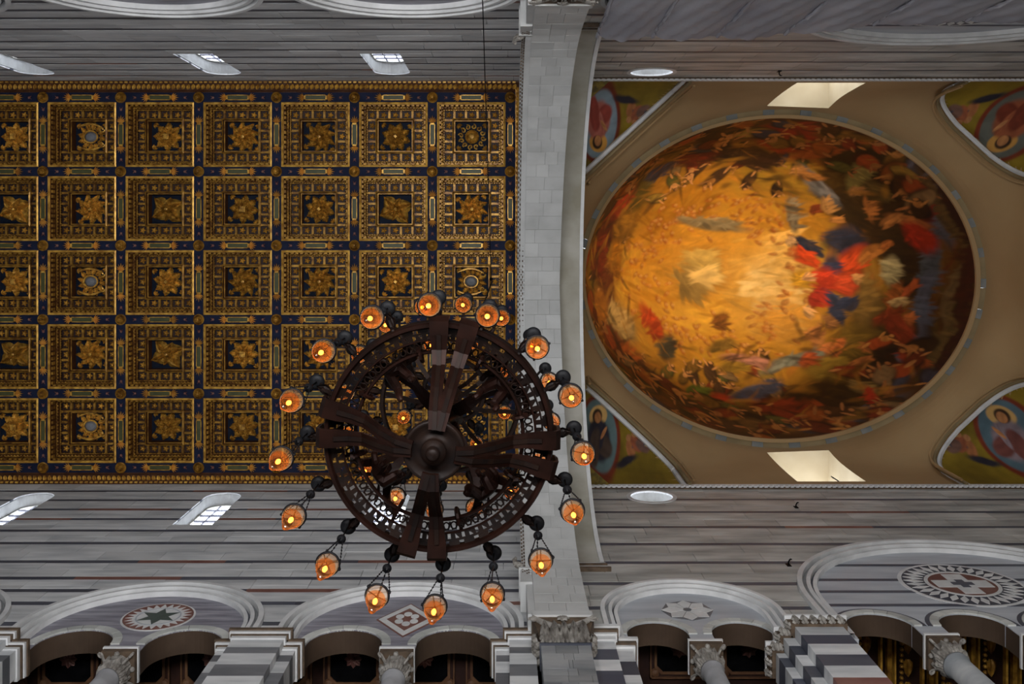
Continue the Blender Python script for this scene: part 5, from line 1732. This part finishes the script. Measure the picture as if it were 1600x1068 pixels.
# painted corners, each a round portrait on gold mosaic, with its moulded arch
CTXT = ['below the dome beside the white arch', 'above the dome beside the white arch', 'below the dome at the photo edge', 'above the dome at the photo edge']
CCOL = [('5c7070', '2a2630', '4a3a30', 'c8a060'), ('7c8c94', 'a05a4c', '8c3c30', 'c08a3c'), ('4c6068', '7a6a6e', '6a3c34', 'b08a50'), ('5a5a50', '8a4a2c', '6a2c18', 'b0803c')]
for ci, (cx_, sg) in enumerate(CORN):
    P = paint[ci]
    c2 = Canvas(300, 70 + ci)
    gold = np.array(hexc('7a6418'))
    c2.img[:] = gold[None, None, :] * (.55 + .9 * c2.n3)[..., None]
    bgc, rb1, rb2, halo = CCOL[ci]
    # chart: u along the wall away from the corner, v across the nave away from the wall, both 0..3.3 m -> -1..1
    def E(u, v, ru, rv, a, col, **k):
        ca, sa = math.cos(a), math.sin(a)
        c2.ell(u, v, (ru * ca, ru * sa), (-rv * sa, rv * ca), hexc(col), **k)
    E(-.50, -.28, .46, .70, .12, '6e2c14', soft=.05, warp=.01, shade=.2)
    E(-.50, -.28, .38, .61, .12, bgc, soft=.05, warp=.01, shade=.3)
    E(-.50, .02, .20, .19, 0, halo, soft=.1, warp=.01, shade=.2)
    E(-.52, -.38, .24, .36, .2, rb1, soft=.15, warp=.05)
    E(-.62, -.48, .12, .30, -.2, rb2, soft=.15, warp=.05)
    E(-.40, -.52, .14, .20, .6, rb2, soft=.2, warp=.05)
    E(-.44, -.34, .05, .22, -.3, rb1, soft=.2, warp=.03)
    E(-.52, .02, .11, .13, 0, '33200f', soft=.15, warp=.01)
    E(-.51, -.01, .075, .10, 0, 'a06a3e', soft=.15, warp=.01)
    E(-.40, -.30, .12, .035, .9, 'a87044', soft=.2, warp=.01)
    for k in range(3):
        x0, y0 = (.16 + .13 * k), (-.62 + .05 * (k % 2))
        E(x0, y0, .10, .16, .5 * k, ('9a6038', '8a4c30', '6a4c40')[k], soft=.2, warp=.03)
        E(x0 - .02, y0 + .17, .06, .06, 0, 'a06c44', soft=.2, warp=.01)
        E(x0 + .1, y0 + .06, .10, .04, .8, '45424a', soft=.2, warp=.02)
    E(.02, -.80, .24, .06, .1, '26222a', soft=.4, warp=.08)
    vs = np.array([p for q in P for p in q])
    uu = np.abs(vs[:, 0] - cx_) / 3.3 * 2 - 1
    vv = np.abs(CY + sg * HW - vs[:, 1]) / 3.3 * 2 - 1
    key, idx = {}, []
    uniq = []
    for k, p in enumerate(vs):
        t_ = (round(p[0], 4), round(p[1], 4), round(p[2], 4))
        if t_ not in key:
            key[t_] = len(uniq)
            uniq.append(k)
        idx.append(key[t_])
    # finer grid: split every quad 6x6 so the painting resolves
    Q = vs.reshape(-1, 4, 3)
    S = 6
    g = np.linspace(0, 1, S + 1)
    A, B = np.meshgrid(g, g)
    A, B = A.ravel()[None, :, None], B.ravel()[None, :, None]
    V = (Q[:, None, 0] * (1 - A) + Q[:, None, 1] * A) * (1 - B) + (Q[:, None, 3] * (1 - A) + Q[:, None, 2] * A) * B
    nq = len(Q)
    base = (np.arange(S)[:, None] * (S + 1) + np.arange(S)[None, :]).ravel()
    cell = np.stack([base, base + 1, base + S + 2, base + S + 1], -1)
    quads2 = (np.arange(nq)[:, None, None] * (S + 1) ** 2 + cell[None]).reshape(-1, 4)
    V = V.reshape(-1, 3)
    cc = c2.sample(np.abs(V[:, 0] - cx_) / 3.3 * 2 - 1, np.abs(CY + sg * HW - V[:, 1]) / 3.3 * 2 - 1)
    V[:, 2] += ZC
    pt_ = thing('corner_painting', 'painted corner with a round portrait on gold, ' + CTXT[ci], 'painting', (cx_, CY + sg * HW, 30.25 + ZC))
    o = link('painted_surface', np_mesh('painted_surface', V, quads2, np.clip(cc, .004, .9), M['fresco']), pt_)
    o.location = -pt_.location
    # arch moulding along the boundary of the painted corner
    edge = []
    for z in [30.25 + 4.4 * k / 40 for k in range(41)]:
        row = drum_row(z)
        for c_ in range(ncol):
            p, q = row[c_], row[(c_ + 1) % ncol]
            f = lambda p: abs(p[0] - cx_) / 3.2 + abs(CY + sg * HW - p[1]) / 2.95 - 1
            fa, fb = f(p), f(q)
            if fa * fb < 0:
                t_ = fa / (fa - fb)
                edge.append(tuple(p[k] + (q[k] - p[k]) * t_ for k in range(3)))
    edge = sorted(edge, key=lambda e: math.atan2(abs(CY + sg * HW - e[1]), abs(e[0] - cx_)))
    inwd = Vector((DX - cx_, DY - (CY + sg * HW), 0)).normalized()
    for nm, r_, m_, dd in (('arch_moulding', .085, 'trim', .05), ('arch_moulding', .06, 'cream_dark', .22), ('arch_moulding', .05, 'cream', .40)):
        mb = MB()
        mb.tube([Vector(e) + inwd * dd + Vector((0, 0, -.05 + .12 * dd)) for e in edge], r_, 6)
        mb.build(nm, m_, pt_)

for cx_, sg in CORN:                             # little ledges closing the corners above the walls
    mb = MB()
    x1 = cx_ + (1.0 if cx_ < 9 else -1.0)
    y0 = CY + sg * HW
    mb.box(min(cx_ - (.1 if cx_ < 9 else -.1), x1), max(cx_ - (.1 if cx_ < 9 else -.1), x1), min(y0 + sg * .4, y0 - sg * .9), max(y0 + sg * .4, y0 - sg * .9), 30.27, 30.32)
    q = [(cx_, y0), (x1, y0), (cx_, y0 - sg * .9)]
    mb = MB()
    e = -.15 if cx_ < 9 else .15
    q = [(cx_ + e, y0 + sg * .4), (x1, y0 + sg * .4), (x1, y0), (cx_, y0 - sg * .9), (cx_ + e, y0 - sg * .9)]
    mb.prism([(x, y, 30.27) for x, y in q], [(x, y, 30.33) for x, y in q])
    mb.build('corner_ledge', 'mosaic', drum)

# carved string course between the striped walls and the drum
for s in (1, -1):
    t = thing('string_course', 'narrow carved stone cornice between the dome zone and the ' + ('lower' if s > 0 else 'upper') + ' striped wall', 'moulding', (10, CY + s * HW, 30.1 + ZC))
    for k, (w0, z0, z1, m_) in enumerate(((-.09, 30.27, 30.33, 'trim'), (-.07, 30.20, 30.27, 'carved_dark'), (-.10, 30.13, 30.20, 'trim'), (-.05, 30.02, 30.13, 'carved_dark'))):
        mb = MB(); add_slab(mb, [(1.6, z0), (17.55, z0), (17.55, z1), (1.6, z1)], s, w0, .05); mb.build('moulding_strip', m_, t)
    mb = MB()
    x = 2.3
    while x < 17.4:
        add_slab(mb, [(x, 30.04), (x + .09, 30.04), (x + .09, 30.115), (x, 30.115)], s, -.10, 0)
        add_slab(mb, [(x + .05, 30.205), (x + .12, 30.205), (x + .12, 30.265), (x + .05, 30.265)], s, -.10, 0)
        x += .16
    stuff(mb.build('dentils', 'trim', t))

# ------------------------------------------------------------------ sheeting over the north crossing wall
sh = thing('dust_sheeting', 'grey protective sheeting in creased panels covering the upper dark wall', 'sheeting', (6, CY - HW + .35, 14.4 + ZC))
edges = [2.05, 3.3, 4.75, 6.2, 7.8, 9.6, 11.4, 13.4, 15.4, 17.4]
tops = [22.2, 22.2, 22.15, 21.9, 20.9, 20.55, 20.5, 20.5, 20.5, 20.5]
srng = random.Random(8)
for k in range(len(edges) - 1):
    mb = MB()
    R = []
    nx, nz = 18, 26
    for a in range(nz + 1):
        row = []
        for b in range(nx + 1):
            u = b / nx
            x = edges[k] + (edges[k + 1] - edges[k]) * u
            zt = tops[k] + (tops[k + 1] - tops[k]) * u
            z = 14.4 + (zt - 14.4) * a / nz
            bul = .10 * math.sin(PI * u) + .03 * math.sin(9 * z + 7 * u + k) * (1 - abs(2 * u - 1)) + .02 * math.sin(23 * u + 3 * z)
            row.append((x, CY - HW + .38 + bul, z))
        R.append(row)
    mb.grid(R)
    o = mb.build('sheet_panel', 'cloth', sh, smooth=True)
    mb = MB()
    mb.tube([(edges[k] + .02 * math.sin(7 * t), CY - HW + .40 + .03 * math.sin(19 * t), 14.4 + (tops[k] - 14.4) * t) for t in [i / 30 for i in range(31)]], [.03 + .02 * abs(math.sin(i * 1.7)) for i in range(31)], 6)
    mb.build('sheet_seam', 'cloth', sh)

# iron hooks on the crossing walls
for x, s, z, lab in ((8.25, 1, 28.0, 'small black iron hook on the grey wall below the dome, far from the ring window'), (8.05, -1, 29.0, 'small black iron hook on the dark wall above the dome'), (6.6, 1, 23.0, 'small black iron hook beside the wide arch moulding')):
    t = thing('wall_hook', lab, 'hook', (x, CY + s * HW, z + ZC))
    mb = MB(); mb.tube([sp(s, x, 0.01, z), sp(s, x, -.08, z), sp(s, x + .04, -.13, z + .02)], .018, 6); mb.build('shank', 'black', t)
    mb = MB(); mb.tube([sp(s, x + .04, -.13, z + .02), sp(s, x + .09, -.12, z + .07), sp(s, x + .08, -.11, z + .13)], .015, 6); mb.build('crook', 'black', t)
    mb = MB(); add_slab(mb, [(x - .05, z - .1), (x + .05, z - .1), (x + .05, z + .1), (x - .05, z + .1)], s, -.02, .01); mb.build('wall_plate', 'black', t)

# ------------------------------------------------------------------ chandelier
CX_, CYY, CZ = -0.455, 1.332, 6.2
ch = thing('chandelier', 'large dark bronze chandelier with three tiers of amber glass lamps', 'chandelier', (CX_, CYY, CZ + ZC))


def pol(r, a, z):
    return Vector((r * math.cos(a), r * math.sin(a), z))


def cpart(mb, name, mat, parent=ch, smooth=False):
    return mb.build(name, mat, parent, absolute=False, smooth=smooth)


# hub: turned bowl with a knob underneath, shaft above
hub = MB()
hub.lathe([(0, -.08), (.03, -.078), (.045, -.06), (.04, -.035), (.05, -.02), (.078, -.01), (.082, .01), (.075, .03), (.085, .05), (.15, .06), (.172, .035), (.19, .03), (.20, .06), (.195, .10), (.16, .16), (.10, .22), (.07, .3)], (0, 0, 0), 36)
cpart(hub, 'hub', 'iron', smooth=True)
mb = MB()
mb.lathe([(.07, .28), (.05, .4), (.085, .55), (.10, .65), (.06, .8), (.045, 1.1), (.09, 1.3), (.13, 1.42), (.09, 1.55), (.05, 1.7), (.045, 2.1), (.085, 2.25), (.06, 2.4), (.035, 2.6), (.03, 2.9), (0, 2.95)], (0, 0, 0), 20)
cpart(mb, 'central_shaft', 'iron', smooth=True)

# openwork ring
RO, RI, ZR = .76, .575, .48
ow = MB()
for r, z, rr, fl in ((RO, ZR, .022, 1.6), (RI, ZR + .07, .014, 1.2), (.66, ZR + .035, .008, 1)):
    ow.tube([pol(r, 2 * PI * k / 96, z) for k in range(96)], rr, 6, closed=True, flat=fl)
cpart(ow, 'ring_rims', 'copper')
lat = MB()
NC = 76
for k in range(NC):                              # row of small hoops along the inner edge
    a = 2 * PI * k / NC
    c_ = pol(.617, a, ZR + .052)
    u, v = pol(1, a, 0), Vector((-math.sin(a), math.cos(a), 0))
    lat.tube([c_ + u * (.024 * math.cos(q)) + v * (.021 * math.sin(q)) for q in [2 * PI * i / 10 for i in range(10)]], .0055, 4, closed=True)
    h = PI / NC
    for sg in (-1, 1):
        lat.tube([pol(.592, a + h, ZR + .06), pol(.645, a + h + sg * h * .6, ZR + .045)], .005, 4)
stuff(cpart(lat, 'hoop_lattice', 'iron'))
pl = MB()
NP_ = 44
for k in range(NP_):                             # pierced plate between the hoops and the outer rim
    a0, a1 = 2 * PI * k / NP_, 2 * PI * (k + 1) / NP_
    P = lambda u, t: pol(.655 + (RO - .655) * u, a0 + (a1 - a0) * t, ZR + .033 - .03 * u)
    def quad(u0, u1, t0, t1):
        A = [P(u0, t0), P(u1, t0), P(u1, t1), P(u0, t1)]
        pl.prism(A, [p + Vector((0, 0, .012)) for p in A])
    quad(0, .12, 0, 1); quad(.45, .58, 0, 1); quad(.88, 1, 0, 1)
    quad(.12, .45, 0, .16); quad(.12, .45, .38, .54); quad(.12, .45, .84, 1)
    quad(.58, .88, 0, .30); quad(.58, .88, .62, 1)
    A = [P(.12, .54), P(.45, .54), P(.12, .84)]
    pl.prism(A, [p + Vector((0, 0, .012)) for p in A])
stuff(cpart(pl, 'pierced_plate', 'iron'))
wl = MB()
wl.grid([[pol(r, 2 * PI * k / 96, z) for r, z in ((RO + .012, ZR - .02), (RO + .018, ZR + .09), (RO + .03, ZR + .12), (RO, ZR + .12), (RO - .005, ZR - .02))] for k in range(96)], closed_u=True, closed_v=True)
cpart(wl, 'outer_band', 'iron')

# four pairs of broad straps from the hub, bent over the ring
for k in range(4):
    for sg in (-1, 1):
        a = math.radians(8 + 90 * k) + sg * .13
        a_in = math.radians(8 + 90 * k) + sg * .10
        side = Vector((-math.sin(a), math.cos(a), 0))
        path = [(.14, .02), (.25, .05), (.38, .20), (.5, .38), (.60, .42), (.70, .41), (.79, .41), (.815, .45), (.815, .58), (.80, .66)]
        pts = [pol(r, a_in + (a - a_in) * min(1, r / .7), z) for r, z in path]
        mb = MB()
        mb.ribbon(pts, [.075, .08, .082, .088, .10, .125, .13, .13, .13, .12], .022, side)
        cpart(mb, 'strap', 'copper')
        mb = MB()
        mb.ribbon([p + Vector((0, 0, -.016)) for p in pts[:6]], [.03] * 6, .012, side)
        cpart(mb, 'strap_rib', 'iron')
    # S scrolls rising from the ring to the shaft
    for sg in (-1, 1):
        a = math.radians(8 + 90 * k + 45) + sg * .42
        pts = []
        for i in range(22):
            t = i / 21
            r = .60 - .47 * t + .13 * math.sin(2 * PI * t)
            pts.append(pol(r, a - sg * .8 * t, .5 + 1.0 * t + .1 * math.sin(2 * PI * t)))
        mb = MB()
        mb.ribbon(pts, [.035 + .03 * math.sin(PI * i / 21) for i in range(22)], .02, None)
        cpart(mb, 'scroll_arm', 'copper')
        c_ = pol(.58, a, .56)
        u, v = pol(1, a, 0), Vector((0, 0, 1))
        mb = MB()
        mb.tube([c_ + (u * math.cos(.5 * i) + v * math.sin(.5 * i)) * .09 * (1 - i / 22) for i in range(18)], .014, 5)
        cpart(mb, 'scroll_curl', 'copper')


def cherub(k):
    """small winged child seated on the ring: one continuous skinned body"""
    a = math.radians(8 + 90 * k + 45)
    J = {'pelvis': (0, 0, 0), 'waist': (.01, 0, .07), 'chest': (.0, 0, .15), 'neck': (.015, 0, .205), 'head': (.03, 0, .27), 'crown': (.025, 0, .31),
         'shl': (.0, .07, .17), 'ell': (.05, .12, .12), 'hal': (.12, .10, .15), 'shr': (.0, -.07, .17), 'elr': (.03, -.14, .21), 'har': (.02, -.13, .31),
         'hil': (.02, .045, -.02), 'knl': (.14, .06, .0), 'anl': (.16, .06, -.13), 'tol': (.2, .065, -.15),
         'hir': (.02, -.045, -.02), 'knr': (.13, -.07, -.04), 'anr': (.10, -.08, -.16), 'tor': (.14, -.085, -.18)}
    RAD = {'pelvis': .06, 'waist': .058, 'chest': .062, 'neck': .03, 'head': .052, 'crown': .035, 'shl': .033, 'ell': .025, 'hal': .02, 'shr': .033, 'elr': .025, 'har': .02,
           'hil': .046, 'knl': .034, 'anl': .023, 'tol': .02, 'hir': .046, 'knr': .034, 'anr': .023, 'tor': .02}
    ED = [('pelvis', 'waist'), ('waist', 'chest'), ('chest', 'neck'), ('neck', 'head'), ('head', 'crown'), ('chest', 'shl'), ('shl', 'ell'), ('ell', 'hal'), ('chest', 'shr'), ('shr', 'elr'), ('elr', 'har'),
          ('pelvis', 'hil'), ('hil', 'knl'), ('knl', 'anl'), ('anl', 'tol'), ('pelvis', 'hir'), ('hir', 'knr'), ('knr', 'anr'), ('anr', 'tor')]
    names = list(J)
    me = bpy.data.meshes.new('body')
    ca, sa = math.cos(a + PI), math.sin(a + PI)
    O = pol(.54, a, .68)
    tr = lambda p: (O.x + p[0] * ca - p[1] * sa, O.y + p[0] * sa + p[1] * ca, O.z + p[2])
    me.from_pydata([tr(J[q]) for q in names], [(names.index(p), names.index(q)) for p, q in ED], [])
    me.materials.append(M['copper'])
    root = bpy.data.objects.new('cherub', None)
    COL.objects.link(root)
    root.parent = ch
    root['label'] = 'small bronze winged child seated on the ring'
    o = link('body', me, root)
    bpy.context.view_layer.update()
    sk = o.modifiers.new('skin', 'SKIN')
    for i, q in enumerate(names):
        me.skin_vertices[0].data[i].radius = (RAD[q], RAD[q])
        me.skin_vertices[0].data[i].use_root = (i == 0)
    sb = o.modifiers.new('sub', 'SUBSURF')
    sb.levels = sb.render_levels = 1
    wg = MB()
    for sg in (-1, 1):
        for f in range(4):
            d = Vector((-.75, sg * (.55 + .12 * f), .5 - .28 * f)).normalized()
            o_ = Vector((-.045, sg * .03, .16 - .012 * f))
            D = Vector((d.x * ca - d.y * sa, d.x * sa + d.y * ca, d.z))
            S_ = Vector((0, 0, 1))
            S_ = (S_ - D * S_.dot(D)).normalized()
            wg.leaf(tr(o_), D, S_, D.cross(S_), .19 - .02 * f, .028, .012, lobes=1, rows=6)
    cpart(wg, 'wing', 'copper', root)




for k in range(4):
    cherub(k)

# upper hoops
for r, z, nm in ((.56, 1.92, 'upper_hoop'), (.27, 2.58, 'top_hoop')):
    mb = MB()
    mb.tube([pol(r, 2 * PI * k / 64, z) for k in range(64)], .022, 6, closed=True, flat=1.8)
    for k in range(8):
        a = 2 * PI * k / 8 + .14
        mb.ribbon([pol(.05, a, z - .08), pol(r * .5, a, z - .16), pol(r, a, z)], .035, .015)
    cpart(mb, nm, 'iron')

# lamps -----------------------------------------------------------
rim = MB()
rim.tube([pol(.071, 2 * PI * k / 26, 0) for k in range(26)], .0085, 6, closed=True, flat=1.3)
for k in range(3):
    rim.lathe([(0, -.012), (.009, -.008), (.009, .012), (0, .015)], pol(.08, 2 * PI * k / 3 + .5, 0), 5)
rim.tube([pol(.07, .2, .0), pol(0, 0, -.02), pol(.07, .2 + PI, .0)], .004, 4)
rim.tube([pol(.07, .2 + PI / 2, .0), pol(0, 0, -.02), pol(.07, .2 - PI / 2, .0)], .004, 4)
me_rim = rim.mesh('lamp_rim', 'black', False, True)
g_ = MB()
g_.lathe([(.069, .004), (.070, -.02), (.068, -.045), (.062, -.075)], (0, 0, 0), 24)
me_gt = g_.mesh('glass_collar', 'cleartop', False, True)
g_ = MB()
g_.lathe([(.062, -.075), (.052, -.115), (.040, -.15), (.029, -.185), (.024, -.21), (.026, -.225), (.020, -.25), (.010, -.262), (0, -.266)], (0, 0, 0), 24)
me_gb = g_.mesh('amber_glass', 'lampglass', False, True)
g_ = MB()
g_.lathe([(0, -.052), (.006, -.056), (.012, -.075), (.0155, -.095), (.013, -.118), (.006, -.13), (0, -.132)], (0, 0, 0), 12)
me_fl = g_.mesh('bulb', 'flame', False, True)
g_ = MB()
g_.lathe([(.010, -.02), (.012, -.045), (.009, -.056), (0, -.057)], (0, 0, 0), 8)
me_sock = g_.mesh('bulb_socket', 'black', False, True)
chn = MB()
for k in range(3):
    a = 2 * PI * k / 3 + .5
    p0, p1 = pol(.012, a, .50), pol(.078, a, .012)
    for i in range(9):
        q0, q1 = p0.lerp(p1, i / 9), p0.lerp(p1, (i + .8) / 9)
        chn.tube([q0, (q0 + q1) / 2, q1], [.003, .0065, .003], 4)
me_ch = chn.mesh('chains', 'black', False)
g_ = MB()
g_.lathe([(0, .47), (.025, .485), (.032, .51), (.025, .535), (0, .55)], (0, 0, 0), 14)
g_.tube([(0, 0, .53), (0, 0, .78)], .006, 5)
me_ball = g_.mesh('hanger_ball', 'black', False, True)


def lamp_tier(n_, r, zrim, phase, arm_from, sc=1.0, skip=()):
    """arms with drip dishes, each carrying a hanging lamp"""
    am = MB()
    hook = [(arm_from[0], arm_from[1]), (arm_from[0] + (r - arm_from[0]) * .5, arm_from[1] + .02), (r - .03, zrim + .80 * sc), (r, zrim + .86 * sc), (r + .02, zrim + .80 * sc), (r, zrim + .77 * sc)]
    am.tube([(x, 0, z) for x, z in hook], [.016, .013, .011, .009, .007, .005], 6)
    am.tube([(arm_from[0] + .03, 0, arm_from[1] - .01), (arm_from[0] + (r - arm_from[0]) * .35, 0, arm_from[1] + .09), (arm_from[0] + (r - arm_from[0]) * .6, 0, arm_from[1] + .05)], [.012, .01, .004], 5)
    am.leaf((arm_from[0] + .02, 0, arm_from[1] + .03), (1, 0, .3), (0, 1, 0), (0, 0, 1), .12, .03, .02, rows=5)
    me_arm = am.mesh('arm', 'iron', False)
    di = MB()
    di.lathe([(0, -.012), (.02, -.014), (.045, -.006), (.056, .008), (.054, .014), (.02, .004), (0, .006)], (0, 0, 0), 22)
    me_di = di.mesh('drip_dish', 'black', False, True)
    for k in range(n_):
        a = 2 * PI * k / n_ + phase
        arm = link('arm', me_arm, ch, rz=a)
        link('drip_dish', me_di, arm, (r, 0, zrim + .79 * sc))
        p = pol(r, a, zrim)
        lp = link('lamp', me_rim, ch, p, rz=a + .3 * k)
        lp.scale = (sc, sc, sc)
        link('glass_collar', me_gt, lp)
        link('amber_glass', me_gb, lp)
        link('bulb', me_fl, lp)
        link('bulb_socket', me_sock, lp)
        link('chains', me_ch, lp)
        link('hanger_ball', me_ball, lp)


lamp_tier(16, .935, -.08, math.radians(-1.0), (.77, .52))
lamp_tier(16, .83, 1.72, math.radians(8), (.56, 1.93), .95)
lamp_tier(8, .474, 2.40, math.radians(20), (.27, 2.60), .85)

# chain and rods to the ceiling
rod = MB()
zt = 31.79 - CZ
for i in range(34):
    z0 = 2.92 + i * (zt - 2.92) / 34
    z1 = z0 + (zt - 2.92) / 34
    rod.tube([(0, 0, z0), (0, 0, z1 - .06)], .012, 6)
    rod.lathe([(0, 0), (.022, .02), (.022, .04), (0, .06)], (0, 0, z1 - .06), 8)
cpart(rod, 'suspension_rod', 'black')

# loose winch cable from the ceiling hook to the north wall
t = thing('winch_cable', 'thin dark cable crossing the shaded wall and the gold ceiling', 'cable', (-.47, CY - HW + .1, 19 + ZC))
mb = MB()
mb.tube([(-.455, 1.2, 31.0), (-.47, CY - HW + .12, 20.2), (-.47, CY - HW + .10, 15.0)], .012, 5)
mb.build('wire', 'black', t)
mb = MB()
mb.lathe([(0, 30.9), (.05, 30.93), (.05, 31.02), (0, 31.05)], (-.455, 1.2, 0), 10)
mb.build('pulley', 'black', t)
